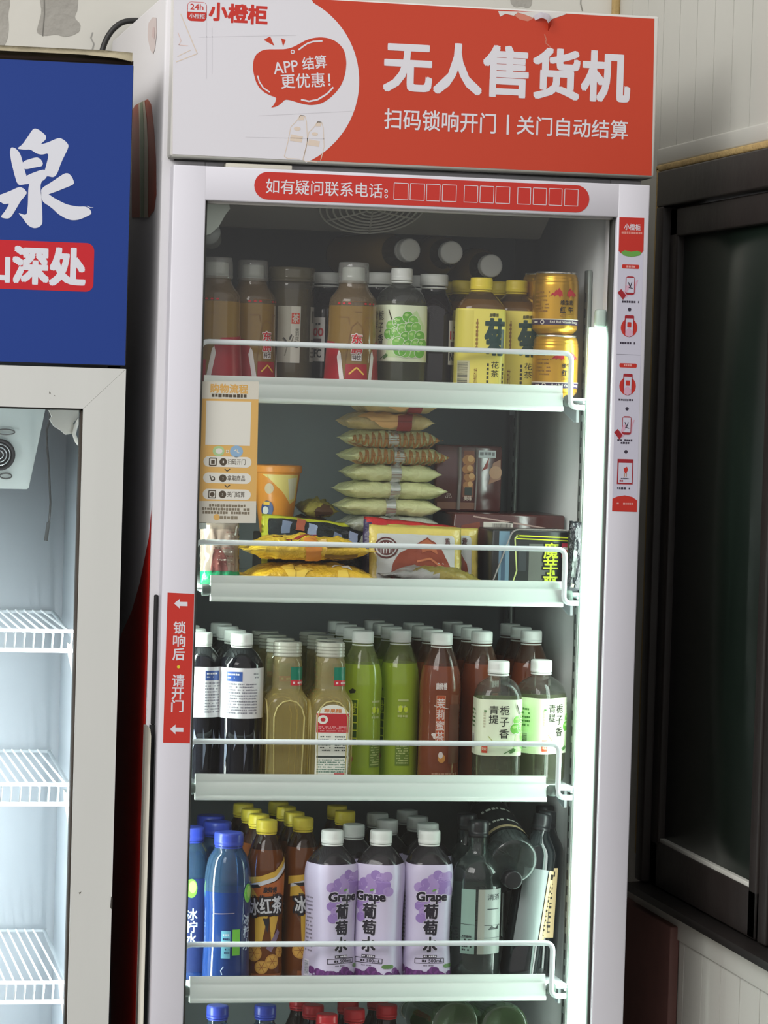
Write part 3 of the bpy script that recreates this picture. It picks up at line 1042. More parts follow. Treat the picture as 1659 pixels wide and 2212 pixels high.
def QT(t, x0_, y0_, x1_, y1_, b):
    p, q = Q([(x0_, y1_), (x1_, y0_)])
    a.text(t, p[0], p[1], q[0], q[1], wq, 3, b)
QT('山', -150, 1160, 76, 1395, .05)
QT('深', 110, 1130, 397, 1410, .05)
QT('处', 413, 1142, 700, 1425, .05)
a.build('header_sign', flat(0.0, .0002), bh, label='blue sign with one large white brush character and a red pill')
# loose lid and gap on top
bm = bmesh.new()
z0_ = bzt
box(bm, BX0, BX1 + .0, .006, .07, z0_, z0_ + .006, 1)
prism(bm, [(BX0, z0_ + .010), (-.13, z0_ + .0105), (-.085, z0_ + .008), (-.063, z0_ + .004), (-.063, z0_ + .0165), (-.1, z0_ + .018), (BX0, z0_ + .017)], 'y', -.004, .07, 0)
box(bm, BX0, BX1, .07, .62, z0_ - .02, z0_ + .004, 0)
finish('top_lid', bm, [mat('weathered_lid', (168, 158, 132), .8, var=.25, vscale=16, bump=.4, bscale=50), mat('dark_gap', (52, 38, 30), .8)], bf)
# door frame with mitred corner
gx, gz = -.1188, U(180, 883)[1]
bm = bmesh.new()
fx = BX1 + .0005
prism(bm, [(fx, bzb), (fx, .12), (gx, .16), (gx, gz)], 'y', .0, .04, 0)
prism(bm, [(fx - .0004, bzb), (gx - .0004, gz), (-.72, gz), (BX0, bzb)], 'y', .0, .04, 0)
prism(bm, [(BX0, bzb), (-.722, gz), (-.722, .16), (BX0, .12)], 'y', .0, .04, 0)
bevel_sharp(bm, .0012, 2, lambda e: max(abs(v.co.y) for v in e.verts) < 1e-4)
a = Art()
for pts in ([(107, 845), (110, 850), (106, 850)], [(116, 853), (121, 856), (117, 855)]):
    a.poly(UP(pts), ink((110, 105, 98)), 1)
a.poly(UP([(240, 1936), (238, 1960), (242, 1966), (243, 1940)]), ink((70, 66, 62)), 1)
a.poly(UP([(170, 1928), (176, 1926), (172, 1932)]), ink((110, 105, 98)), 1)
bd = a.build('door', flat(0, .0003), bf, base=bm, basemats=[m_greyframe], smooth=25)
bm = bmesh.new()
box(bm, gx - .003, gx + .0005, .006, .03, .16, gz, 0)
box(bm, -.72, gx, .006, .03, gz - .0025, gz + .0005, 1)
finish('door_gasket', bm, [mat('brown_gasket', (60, 52, 44), .6), m_gasket], bd)
bm = bmesh.new()
box(bm, -.72, gx - .001, .018, .022, .16, gz)
finish('door_glass', bm, [clear('fridge_glass', (255, 255, 255), ior=1.34, rough=.01)], bd, 0)
# fan unit
EY = .30
E1, E2 = U(98, 884, EY), U(62, 1057, EY)
bm = bmesh.new()
prism(bm, [(-.6, bzb), (E1[0], bzb), (E1[0], E1[1]), (E2[0], E2[1] + .002), (E2[0] - .003, E2[1]), (-.6, E2[1])], 'y', EY, .5, 0)
bevel_sharp(bm, .006, 3, lambda e: max(v.co.y for v in e.verts) < EY + .001)
fu = finish('fan_unit', bm, [mat('white_fan_cover', (184, 194, 188), .4)], bf)
c = at(-2, 982, EY)
bm = bmesh.new()
mt = Matrix.Translation((c.x, EY - .0015, c.z)) @ Matrix.Rotation(math.pi / 2, 4, 'X')
lathe(bm, [(.024, -.002, 2), (.024, .003, 2), (.019, .003, 2), (.019, .0005, 2)], 28, 0, mtx=mt)
for r in (.006, .011, .016):
    tube(bm, [(c.x + r * math.cos(t * math.pi / 12), EY - .004, c.z + r * math.sin(t * math.pi / 12)) for t in range(24)], .0011, 1, 6, closed=True)
finish('fan_grille', bm, [m_black, mat('chrome', (190, 196, 196), .25, metal=.8)], fu)
for yy in (933, 1028):
    s_ = at(12, yy, EY)
    bm = bmesh.new()
    tube(bm, [(s_.x + .009 * math.cos(t * math.pi / 8) * (1.5 if yy < 1000 else 1), EY - .003, s_.z + .004 * math.sin(t * math.pi / 8)) for t in range(16)], .0011, 0, 6, closed=True)
    finish('fan_clip', bm, [m_gasket], fu)
# hanging sensor wire
bm = bmesh.new()
pts = [at(x, y, .22) for x, y in ((105, 884), (108, 905), (101, 930), (102, 965), (105, 1000), (107, 1040), (109, 1085), (108, 1105), (106, 1130))]
tube(bm, pts, .0016, 0, 8)
tube(bm, [at(105, 1128, .22), at(99, 1168, .22)], .0028, 0, 8)
finish('sensor_wire', bm, [mat('grey_wire', (38, 40, 38), .5)], bf)
# lamp cover hanging loose in the corner
bm = bmesh.new()
Lp = [(106, 886), (112, 900), (108, 906), (117, 921), (132, 930), (142, 939), (156, 937), (162, 928), (158, 915), (170, 900), (178, 912), (178, 884)]
prism(bm, UP(Lp, .10), 'y', .10, .112, 0)
bevel_sharp(bm, .0015, 1)
tube(bm, [at(x, y, .095) for x, y in ((172, 905), (164, 920), (160, 938), (165, 952), (173, 962))], .003, 0, 8)
finish('lamp_cover', bm, [mat('yellowed_plastic', (206, 204, 192), .45, var=.05)], bf)
# corner light column
bm = bmesh.new()
lx = at(132, 1300, .2)
box(bm, BX1 - .034, BX1 - .026, .14, .17, .1, at(135, 1140, .15).z, 0, .002)
finish('light_column', bm, [mat('pale_light_column', (204, 220, 228), .3, emit=.5)], bf)
bm = bmesh.new()  # unseen tubes and strip lamps, added to brighten the fridge inside
box(bm, -.738, -.722, .042, .052, .1, gz - .01, 0, .003)
box(bm, -.100, -.092, .042, .048, .1, gz - .01, 0, .002)
finish('added_light_tube', bm, [mat('cold_added_tube', (240, 248, 255), .4, emit=3.5)], bf)
strip_lamp('added_tube_light', -.712, .050, .15, 1.15, (.6, 1, 0), 7.0, (.93, .97, 1.0), bf)
strip_lamp('added_tube_light', -.100, .046, .15, 1.15, (-.7, 1, 0), 3.6, (.93, .97, 1.0), bf)
# wire shelves
def wire_shelf(zt_, label):
    s = thing('wire_shelf', label, 'shelf', (-.4, .3, zt_), 'white wire shelves in the blue fridge')
    X1 = -.098 + .4
    X0 = -.74 + .4
    b = bmesh.new()
    yf, yb = -.24, .24
    tube(b, [(X0, yf, -.028), (X1, yf, -.028)], .0032, 0, 8)
    tube(b, [(X0, yf, 0), (X1 - .012, yf, 0)], .0026, 0, 8)
    tube(b, [(X0, yb, -.006), (X1, yb, -.006)], .003, 0, 8)
    tube(b, [(X1 - .004, yf, -.028), (X1 - .004, yb, -.006)], .003, 0, 8)
    finish('shelf_border', b, [m_wire], s)
    n = 0
    x = X1 - .022
    while x > X0 + .01:
        b = bmesh.new()
        tube(b, round_path([(x, yb, -.004), (x, yf + .012, -.004), (x, yf + .012, -.004), (x, yf, -.004), (x - .002, yf, -.028)], .006, 3), .0016, 0, 6)
        finish('shelf_wire', b, [m_wire], s)
        x -= .0135
    b = bmesh.new()
    prism(b, [(yf + .015, -.032), (yf + .21, -.032), (yf + .19, -.05), (yf + .12, -.075)], 'x', X1 - .008, X1 - .004, 0)
    finish('shelf_bracket', b, [m_lip], s)
    return s
for y, lab in ((1363, 'empty white wire shelf in the blue fridge, highest of the three'), (1695, 'empty white wire shelf in the blue fridge, between the other two'), (2122, 'empty white wire shelf in the blue fridge, lowest of the three')):
    wire_shelf(at(120, y, .06).z, lab)

# black power cable behind the machine
bm = bmesh.new()
pts = [at(x, y, .73) for x, y in ((216, 135), (219, 117), (224, 98), (233, 78), (245, 62), (260, 50), (275, 45), (300, 44), (330, 50))]
tube(bm, round_path(pts, .02, 4), .0048, 0, 10)
o = finish('power_cable', bm, [mat('black_rubber', (40, 40, 40), .5)])
tag(o, 'black cable arching from behind the vending fridge above the blue fridge', 'cable')

# ------------------------------------------------------------------ drinks
capw = mat('white_cap', (226, 230, 224), .4)
capy = mat('yellow_cap', (226, 204, 62), .4)
capb = mat('blue_cap', (44, 62, 160), .35)
capr = mat('red_cap', (192, 34, 42), .35)
capk = mat('black_cap', (26, 27, 30), .35)
capc = clear('clear_cap', (220, 224, 220), .35, (206, 208, 200))
air = clear('clear_bottle', (228, 232, 228), .10, (150, 152, 146))
airk = clear('smoky_bottle', (120, 122, 122), .35, (46, 48, 50))

class Kind:
    "a kind of container: profile rings (radius, height, squareness), materials, cap, printed bands"
    def __init__(s, name, rings, level, liquid, top, seg=40, it=2, parts=()):
        s.name, s.seg = name, seg
        s.prof = soften(rings, it)
        s.level, s.liquid, s.top = level, liquid, top
        s.parts = list(parts)
    def rad(s, z, th=0.0):
        P = s.prof
        for a, b in zip(P, P[1:]):
            if a[1] <= z <= b[1] and b[1] > a[1]:
                t = (z - a[1]) / (b[1] - a[1])
                return (a[0] + (b[0] - a[0]) * t) * sq(th, a[2] + (b[2] - a[2]) * t)
        return P[-1][0]
    def wrap(s, R=None, turn=0.0, lift=.0005):
        "lays artwork round the container; u is the arc length from the front"
        def f(u, v, l):
            R0 = R or s.rad(v)
            th = u / R0 + turn
            r = s.rad(v, th) + lift + l * .00022
            return (r * math.sin(th), -r * math.cos(th), v)
        return f
    def make(s, label, cat, loc, group, rz=0.0):
        t = thing(s.name, label, cat, loc, group, rz)
        bm = bmesh.new()
        lathe(bm, s.prof, s.seg, 0, mfun=lambda z: 0 if z < s.level else 1)
        body = finish('bottle_body', bm, [s.liquid, s.top], t, 50)
        for p in s.parts:
            p(s, t)
        return t

def cap_part(r, z0, z1, m, ribs=True, name='cap', seg=48, rtop=None):
    def f(k, t):
        bm = bmesh.new()
        rt = rtop or r
        lathe(bm, soften([(r * .9, z0, 2), (r, z0, 2), (r, z0 + (z1 - z0) * .18, 2), (r, z0 + (z1 - z0) * .18, 2), (rt, z1 - .0016, 2), (rt - .0016, z1, 2), (rt * .5, z1, 2)], 1), seg, 0, ribs=1 if ribs else 0, ribamp=.00018)
        finish(name, bm, [m], t, 35)
    return f
def ring_part(r, z, m, name='neck_ring'):
    def f(k, t):
        bm = bmesh.new()
        lathe(bm, soften([(r - .002, z - .0015, 2), (r, z - .001, 2), (r, z + .001, 2), (r - .002, z + .0015, 2)], 1), 32, 0)
        finish(name, bm, [m], t)
    return f
def label_part(build, name='label', wrap=.004, turn=0.0, lift=.0005):
    "build(art) draws the print; it is wrapped round the container"
    cache = {}
    def f(k, t):
        a = Art()
        build(a, k)
        a.build(name, k.wrap(turn=turn, lift=lift), t, wrap=wrap, smooth=60)
    return f

placed = []
def row(proto, px, py, Ys, S, labels, rz=None, jit=.0006, seed=0, dx=0.0):
    "stand copies of proto one behind the other, the nearest seen at px, py"
    rnd = random.Random(seed + int(px))
    x0 = at(px, py, Ys[0]).x
    out = []
    for i, (Y, lab) in enumerate(zip(Ys, labels)):
        if proto.get('used'):
            o = copy_tree(proto)
        else:
            o = proto
            proto['used'] = True
        o.location = (x0 + dx * i + (rnd.uniform(-jit, jit) if i else 0), Y + (rnd.uniform(-.001, .001) if i else 0), SHELF_Z[S - 1])
        o.rotation_euler = (0, 0, (rz if rz is not None and i == 0 else rnd.uniform(-.6, .6)))
        o['label'] = lab
        out.append(o)
    return out
ORD = ('', 'second', 'third', 'fourth', 'fifth')

# ---- top shelf
gold = clear('golden_drink', (190, 158, 84), .45, (186, 150, 76))
goldtop = clear('golden_air', (206, 196, 176), .35, (150, 128, 96))
def energy_print(a, k):
    red = ink((156, 24, 36)); wh = ink((222, 218, 214)); yl = ink((226, 188, 74)); rd = ink((196, 30, 40)); br = ink((120, 84, 40))
    P = math.pi * .0365
    for sgn in (-1, 1):
        a.poly([(sgn * .0165, .004), (sgn * P, .004), (sgn * P, .078), (sgn * .036, .072), (sgn * .026, .060)], red, 1)
        a.poly([(sgn * .0165, .004), (sgn * .0230, .004), (sgn * .0295, .050), (sgn * .0265, .060), (sgn * .0235, .056)], wh, 2)
    a.poly([(-.0175, .004), (.0175, .004), (.0160, .040), (-.0160, .040)], red, 1)
    a.line([(-.011, .025), (0, .035), (.011, .025)], .0022, yl, 2)
    a.line([(-.017, .042), (-.008, .094), (0, .101), (.008, .094), (.017, .042)], .0009, br, 1)
    a.line([(-.028, .108), (-.013, .108), (-.011, .098)], .0008, br, 1)
    a.line([(.028, .108), (.013, .108), (.011, .098)], .0008, br, 1)
    a.line([(-.005, .116), (.007, .116)], .0008, br, 1)
    a.text('东', -.0078, .070, .0078, .084, wh, 2, .09); a.text('东', -.0075, .0705, .0075, .0835, rd, 3, .035)
    a.text('鹏', -.0078, .055, .0078, .0685, wh, 2, .09); a.text('鹏', -.0075, .0555, .0075, .068, rd, 3, .03)
    a.rect(-.0072, .0445, .0072, .0535, wh, 2); a.text('特饮', -.0064, .0455, .0064, .0528, ink((60, 40, 34)), 3, .02)
    for x in (-.020, -.012, .012, .020, .028, -.028):
        a.disc(x, .128, .0022, rd, 1, .0014)
    a.rect(-.022, .1305, .022, .1313, br, 1)
energy = Kind('energy_drink_bottle', [(.030, 0, 2), (.0385, .001, 2), (.0395, .012, 2), (.0385, .03, 2), (.036, .07, 2), (.0352, .1, 2), (.0352, .130, 2), (.0325, .138, 2), (.0270, .144, 2), (.0215, .152, 2), (.0205, .1605, 2), (.0195, .162, 2)], .126, gold, goldtop, parts=[
    label_part(energy_print, 'printed_film'),
    cap_part(.0165, .158, .182, capw, True, 'inner_cap'),
    cap_part(.0232, .158, .1890, clear('clear_dust_cap', (226, 228, 224), .3, (190, 190, 184)), False, 'dust_cap', rtop=.0222)])
e0 = energy.make('golden energy drink bottle with red base standing in the middle of the top shelf', 'bottle', (0, 0, 0), 'golden energy drinks')
row(e0, 761, 700, [.104], 1, ['golden energy drink bottle with red base beside the green grape bottle'], rz=.02)
row(e0, 543, 700, [.160], 1, ['golden energy drink bottle standing next to the clear tea jar'], rz=.55)
row(e0, 466, 700, [.104], 1, ['golden energy drink bottle in the left corner of the top shelf, against the door frame'], rz=-.9)

jarm = clear('tea_jar', (176, 164, 128), .42, (126, 116, 90))
jart = clear('jar_upper', (196, 190, 166), .38, (120, 112, 94))
def jar_print(a, k):
    wh = ink((206, 204, 190)); gy = ink((120, 116, 100)); rd = ink((206, 62, 36)); dk = ink((66, 64, 56))
    a.rect(-.026, .040, .0085, .124, wh, 1)
    a.rect(-.026, .040, -.006, .124, ink((176, 174, 158)), 2)
    a.rect(-.0052, .098, .0068, .114, rd, 2); a.text('茶', -.0042, .0995, .0058, .1125, wh, 3, .02)
    a.line([(-.014, .050), (-.010, .066), (-.004, .072), (-.002, .080)], .0016, gy, 3)
    a.line([(-.010, .066), (-.018, .076)], .0012, gy, 3)
    for u, v, r in ((-.002, .070, .4), (-.006, .078, 1.2), (-.014, .074, 2.2), (.001, .064, -.3)):
        a.disc(u, v, .0046, dk, 3, .0014, 12, r)
    a.vtext('茉莉花', .0035, .092, .006, ink((110, 110, 96)), 3)
def jar_back(a, k):
    wh = ink((206, 204, 190)); gy = ink((120, 116, 100))
    a.rect(.028, .042, .046, .124, wh, 1); a.rect(.032, .100, .040, .118, gy, 2)
    for v in (.05, .056, .062, .068, .074): a.small(.030, v, .044, .0032, gy, 2, int(v * 1e4))
jar = Kind('tea_jar', [(.024, 0, 2), (.028, .001, 2), (.0335, .010, 2), (.0352, .022, 2), (.0352, .05, 2), (.0352, .13, 2), (.0352, .150, 2), (.0345, .158, 2), (.033, .161, 2), (.03, .162, 2)], .150, jarm, jart, parts=[
    label_part(jar_print, 'label'), label_part(jar_back, 'label'),
    cap_part(.0352, .1605, .1825, clear('jar_lid', (196, 188, 160), .45, (150, 142, 116)), False, 'lid')])
row(jar.make('', 'jar', (0, 0, 0), None), 626, 700, [.210], 1, ['wide clear tea jar with a pale paper label and red seal'], rz=0.05)

darkj = clear('dark_juice', (40, 30, 34), .75, (30, 22, 26))
def nfc_print(a, k):
    wh = ink((220, 218, 212)); rd = ink((200, 26, 38)); bk = ink((30, 30, 34))
    for off in (k.off,):
        a.rect(off - .011, .044, off + .012, .110, wh, 1)
        a.text('100', off - .009, .082, off + .010, .094, rd, 2, .03)
        a.text('NFC', off - .009, .050, off + .008, .062, bk, 2, .03)
        a.rect(off - .008, .066, off + .008, .078, ink((96, 60, 62)), 2)
        a.small(off - .008, .1, off + .008, .004, bk, 2, 3)
juice = Kind('juice_bottle', [(.026, 0, 4), (.031, .001, 4), (.0325, .008, 4), (.0325, .05, 4), (.0325, .118, 4), (.030, .130, 3), (.024, .144, 2), (.0185, .152, 2), (.0178, .164, 2), (.017, .165, 2)], .146, darkj, airk, parts=[
    lambda k, t: [setattr(k, 'off', o_) or label_part(nfc_print, 'label')(k, t) for o_ in (-.034, .034)], ring_part(.0205, .158, capw), cap_part(.0212, .1615, .1790, capw)])
j0 = juice.make('', 'bottle', (0, 0, 0), 'dark juices on the top shelf')
row(j0, 938, 600, [.178, .250], 1, ['dark purple juice bottle with wide white cap between grape and yellow bottles', 'dark juice bottle behind the one with the wide white cap'], rz=-.25)
row(j0, 705, 600, [.262, .332], 1, ['dark juice bottle with white 100 label squeezed left of the energy drink', 'dark juice bottle whose white cap shows behind the clear tea jar'], rz=.5)
row(j0, 822, 600, [.194, .266], 1, ['dark juice bottle with white cap behind energy drink and grape bottle', 'dark juice bottle at the back behind the green grape bottle'], rz=.1)

grapeliq = clear('clear_green_water', (206, 212, 188), .30, (112, 116, 96))
def gardenia_print(a, k):
    pale = ink((226, 236, 206)); lg = ink((198, 226, 168)); gr = ink((132, 200, 92)); g2 = ink((112, 184, 76)); bk = ink((40, 42, 36)); rd = ink((210, 74, 44)); edge = ink((236, 240, 224)); dkg = ink((88, 130, 76))
    z0, z1 = .046, .129
    H = math.pi * .0355
    a.rect(-H + .004, z0, H - .004, z1, pale, 1)
    # front: characters; grapes to the right of them; bar code further round
    a.vtext('青提', -.0115, .120, .0125, bk, 4, .008, 1.1)
    a.vtext('栀子香', .0035, .120, .0135, bk, 4, .008, 1.28)
    a.rect(-.026, .050, -.0185, .067, rd, 4); a.vtext('果', -.0222, .0655, .0055, pale, 5); a.vtext('味', -.0222, .0585, .0055, pale, 5)
    a.small(-.024, .112, -.021, .003, dkg, 4, 1)
    for v in (.088, .092, .096, .1, .104, .108): a.rect(-.0245, v, -.022, v + .0025, ink((190, 190, 160)), 4)
    a.line([(-.018, .075), (-.011, .066)], .0012, ink((170, 180, 110)), 4); a.line([(.004, .049), (.018, .057)], .0014, dkg, 4)
    a.disc(.016, .053, .005, dkg, 4, .0022, 14, .6)
    rnd = random.Random(4)
    a.poly([(.016, .052), (.040, .052), (.072, .056), (.072, .100), (.060, .122), (.042, .108), (.028, .098), (.020, .078)], lg, 2)
    pts = [(.024, .098), (.034, .104), (.030, .088), (.020, .086), (.040, .094), (.046, .112), (.055, .106), (.050, .096), (.060, .096), (.044, .082), (.055, .084), (.066, .084), (.034, .074), (.048, .070), (.060, .072), (.070, .072), (.054, .060), (.066, .060), (.043, .060), (.036, .062)]
    for i, (u, v) in enumerate(pts):
        a.disc(u, v, .0087, edge, 2.4 + i * .12)
        a.disc(u, v, .0080, (gr, g2)[i % 2], 2.45 + i * .12)
        a.disc(u - .0022, v + .0026, .003, ink((176, 222, 134)), 2.5 + i * .12, .002)
    a.line([(.025, .107), (.023, .113), (.020, .122)], .0014, ink((60, 56, 40)), 6)
    a.rect(-.062, .052, -.046, .078, edge, 3); a.bars(-.060, .054, -.048, .076, bk, 4, seed=3, across=True)
    for v in (.088, .094, .1, .106, .112): a.small(-.064, v, -.044, .0032, dkg, 3, int(v * 1e4))
gard = Kind('grape_water_bottle', [(.027, 0, 3), (.0312, .001, 3.4), (.0338, .008, 3.4), (.0340, .02, 3.6), (.0340, .046, 3.6), (.0340, .129, 3.6), (.0330, .138, 3.2), (.029, .150, 2.4), (.0195, .1575, 2), (.0140, .160, 2), (.0136, .168, 2), (.013, .169, 2)], .134, grapeliq, air, parts=[
    label_part(gardenia_print, 'label', .0045), ring_part(.0158, .1632, capw), cap_part(.0160, .1655, .1840, capw)])
g0 = gard.make('', 'bottle', (0, 0, 0), 'green grape waters')
row(g0, 865, 700, [.128], 1, ['green grape water bottle with a cluster of grapes on its label'], rz=-1.25)
row(g0, 1074, 1550, [.099], 3, ['gardenia grape water bottle with black characters on its pale label'], rz=-.03)
row(g0, 1166, 1550, [.128], 3, ['gardenia grape water bottle at the right end of the third shelf'], rz=.62)

def chrys_print(a, k):
    yl = ink((232, 220, 104)); y2 = ink((218, 206, 92)); dg = ink((36, 66, 62)); bk = ink((60, 60, 40)); br = ink((150, 110, 50)); gy = ink((196, 194, 186))
    H = math.pi * .036
    a.rect(-H + .003, .006, H - .003, .127, yl, 1)
    a.rect(-.036, .070, -.013, .124, y2, 2)
    a.vtext('康', .015, .121, .005, bk, 3); a.text('康师傅', .009, .115, .021, .1205, bk, 3, .01)
    a.rect(-.0085, .066, -.0070, .112, br, 2); a.small(-.0095, .09, -.0062, .004, br, 3)
    for v in (.068, .074, .080, .086, .092, .098, .104): a.rect(-.0096, v, -.0064, v + .0034, br, 3)
    a.text('菊', .004, .060, .0310, .112, dg, 3, .035)
    a.vtext('花茶', .018, .050, .010, bk, 3, .006, 1.25)
    for i in range(6): a.rect(.0285, .012 + i * .0062, .0315, .0165 + i * .0062, bk, 3)
    for i in range(6): a.rect(.007, .012 + i * .0062, .010, .0162 + i * .0062, bk, 3)
    a.text('菊花', -.0108, .016, -.0064, .040, br, 3)
    a.rect(-.036, .010, -.0165, .050, ink((214, 210, 170)), 2); a.bars(-.034, .013, -.019, .048, ink((92, 90, 80)), 3, seed=5, across=True)
chrysliq = clear('chrysanthemum_tea', (170, 128, 60), .6, (126, 92, 48))
chrys = Kind('chrysanthemum_tea_bottle', [(.028, 0, 3), (.0335, .001, 3), (.036, .006, 3.4), (.036, .02, 3.6), (.036, .127, 3.6), (.0335, .134, 3), (.0240, .145, 2.2), (.0165, .1515, 2), (.0135, .154, 2), (.0132, .1585, 2), (.0125, .159, 2)], .140, chrysliq, clear('brown_air', (180, 150, 110), .4, (116, 92, 60)), parts=[
    label_part(chrys_print, 'label', .0045), ring_part(.0158, .1538, capy), cap_part(.0164, .1555, .1735, capy)])
c0 = chrys.make('', 'bottle', (0, 0, 0), 'yellow chrysanthemum teas')
row(c0, 1036, 750, [.100], 1, ['yellow chrysanthemum tea bottle standing frontmost beside the gold cans'], rz=-.12)
row(c0, 1112, 750, [.152, .229], 1, ['yellow chrysanthemum tea bottle half hidden by the gold cans', 'yellow chrysanthemum tea bottle behind the half hidden one'], rz=-.2, dx=-.0075)
row(c0, 999, 620, [.238, .314], 1, ['yellow chrysanthemum tea bottle behind the frontmost one, left cap of the back pair', 'yellow chrysanthemum tea bottle at the back near the dark juices'], rz=.3, dx=-.004)

# gold cans, two high
goldm = mat('gold_can', (206, 158, 54), .28, metal=.75, spec=.5)
silver = mat('can_lid', (206, 204, 196), .25, metal=.9)
def can_print(a, k):
    rd = ink((184, 36, 48)); bk = ink((40, 32, 30)); nv = ink((58, 44, 74)); wh = ink((226, 220, 206)); br = ink((150, 108, 40))
    H = math.pi * .0335
    a.rect(-H + .001, .014, H - .001, .0215, nv, 1); a.rect(-H + .001, .0215, H - .001, .0228, wh, 1)
    a.text('Red Bull Vitamin Energy', -.008, .0157, .040, .0202, wh, 2, .01)
    a.disc(-.020, .0178, .0034, wh, 2); a.disc(-.020, .0178, .0022, nv, 3)
    a.small(-.036, .0178, -.026, .003, wh, 2)
    for sx in (-1, 1):
        c = .0170
        q = lambda L: [(c - .004 + sx * (x * 1.25 - .002), y * 1.3 + .057) for x, y in L]
        a.poly(q([(-.016, -.0005), (-.0135, .003), (-.011, .0035), (-.009, .0068), (-.0075, .006), (-.0055, .009), (-.004, .0065), (-.002, .0045), (-.001, -.001), (-.003, .0005), (-.0045, -.0025), (-.006, .0005), (-.009, .0005), (-.011, -.0015), (-.012, .0008)]), rd, 2)
    a.text('红', .0065, .032, .0145, .041, bk, 2, .03); a.text('牛', .0195, .032, .0275, .041, bk, 2, .03)
    a.text('维生素', .0065, .0435, .0275, .0505, bk, 2, .02)
    for v in (.027, .029): a.small(.006, v, .028, .0018, br, 2, int(v * 1e4))
    for v in (.034, .039, .044, .05, .056, .062): a.small(-.034, v, -.010, .0026, br, 2, int(v * 1e4), .8)
can = Kind('drink_can', [(.024, 0, 2), (.0262, .0005, 2), (.0335, .008, 2), (.0338, .010, 2), (.0338, .05, 2), (.0338, .074, 2), (.0330, .0765, 2), (.0334, .079, 2), (.0322, .082, 2), (.0325, .0845, 2), (.0292, .0905, 2), (.0292, .0905, 2)], 1.0, goldm, goldm, parts=[label_part(can_print, 'printed_band', .004)])
def can_lid(k, t):
    bm = bmesh.new()
    lathe(bm, [(.0292, .0890, 2), (.0300, .0898, 2), (.0302, .0920, 2), (.0290, .0928, 2), (.0278, .0920, 2), (.0272, .0890, 2), (.001, .0890, 2)], 36, 0)
    finish('can_rim', bm, [silver], t)
can.parts.append(can_lid)
k0 = can.make('', 'can', (0, 0, 0), 'gold drink cans')
row(k0, 1199, 800, [.098, .168], 1, ['gold drink can with red bulls, bottom one of the front stack', 'gold drink can behind the front stack, on the shelf'], rz=-.14, dx=.0)
up = row(k0, 1203, 660, [.098, .168], 1, ['gold drink can with red bulls, standing on top of the front stack', 'gold drink can behind the front stack, on top of another'], rz=-.22, dx=.0)
for o in up: o.location.z += .0930
for o in up: o.location.x = at(1201, 660, .094).x

# bottles lying on top of the back rows, caps to the front
lyliq = clear('lying_tea', (170, 146, 96), .6, (176, 150, 100))
lying = Kind('lying_bottle', [(.026, 0, 2), (.031, .002, 2), (.033, .012, 2), (.033, .10, 2), (.0325, .14, 2), (.027, .165, 2), (.017, .185, 2), (.0138, .192, 2), (.0135, .206, 2), (.013, .207, 2)], .17, lyliq, clear('lying_clear', (190, 180, 150), .3, (90, 84, 66)), parts=[ring_part(.0165, .200, capw), cap_part(.0176, .203, .221, capw)])
l0 = lying.make('', 'bottle', (0, 0, 0), 'bottles lying on the back rows')
for i, (x, y, yc, lab, yaw) in enumerate(((887, 540, .215, 'tea bottle lying flat on the back rows, round body visible behind its white cap', .30), (976, 545, .225, 'bottle lying flat on the back rows, middle white cap of three', .02), (1062, 574, .225, 'bottle lying flat on the back rows, white cap above the yellow tea', .02))):
    o = l0 if i == 0 else copy_tree(l0)
    p = at(x, y, yc)
    d = Vector((math.sin(yaw) , -math.cos(yaw), .015)).normalized()
    o.rotation_euler = d.to_track_quat('Z', 'Y').to_euler()
    o.location = p - d * .221
    o['label'] = lab

# ---- third shelf
plumliq = clear('black_plum_juice', (22, 22, 28), .8, (18, 18, 24))
def plum_print(a, k):
    wh = ink((226, 226, 228)); bl = ink((52, 82, 150)); gy = ink((140, 140, 150)); bk = ink((38, 38, 46)); yl = ink((206, 176, 96))
    H = math.pi * .0335
    a.rect(-H + .003, .097, H - .003, .1705, wh, 1)
    a.rect(-.028, .151, -.004, .165, bl, 2)
    a.small(-.026, .161, -.008, .003, wh, 3, 2); a.small(-.026, .156, -.012, .002, wh, 3, 3)
    a.rect(-.002, .151, .008, .161, wh, 2)
    for i in range(11): a.small(-.028, .147 - i * .0042, .020, .0024, gy, 2, i, .9)
    a.small(.010, .162, .022, .0024, gy, 2, 30); a.small(.010, .157, .022, .0024, gy, 2, 31)
    for c0_ in (-.060, .058):
        a.rect(c0_ - .006, .135, c0_ + .008, .164, bk, 2); a.text('乌', c0_ - .004, .138, c0_ + .006, .154, wh, 3, .02)
        a.rect(c0_ - .006, .120, c0_ + .008, .132, yl, 2); a.text('梅', c0_ - .003, .1215, c0_ + .005, .1305, bk, 3, .01)
        a.small(c0_ - .008, .115, c0_ + .009, .003, bk, 2, 4); a.small(c0_ - .006, .106, c0_ + .006, .005, gy, 2, 5)
def plum_facets(k, t):
    bm = bmesh.new()
    fac = mat('plum_facet', (104, 110, 126), .12, spec=.8) if 'plum_facet' not in bpy.data.materials else bpy.data.materials['plum_facet']
    for j in range(7):
        th = j * 2 * math.pi / 7
        def P(dt, z, l=.0012): return Vector(((k.rad(z) + l) * math.sin(th + dt), -(k.rad(z) + l) * math.cos(th + dt), z))
        for L in (((0, .082), (.16, .052), (.03, .020)), ((.5, .080), (.62, .066), (.46, .050))):
            bm.faces.new([bm.verts.new(P(*q)) for q in L])
    finish('facet_mark', bm, [fac], t)
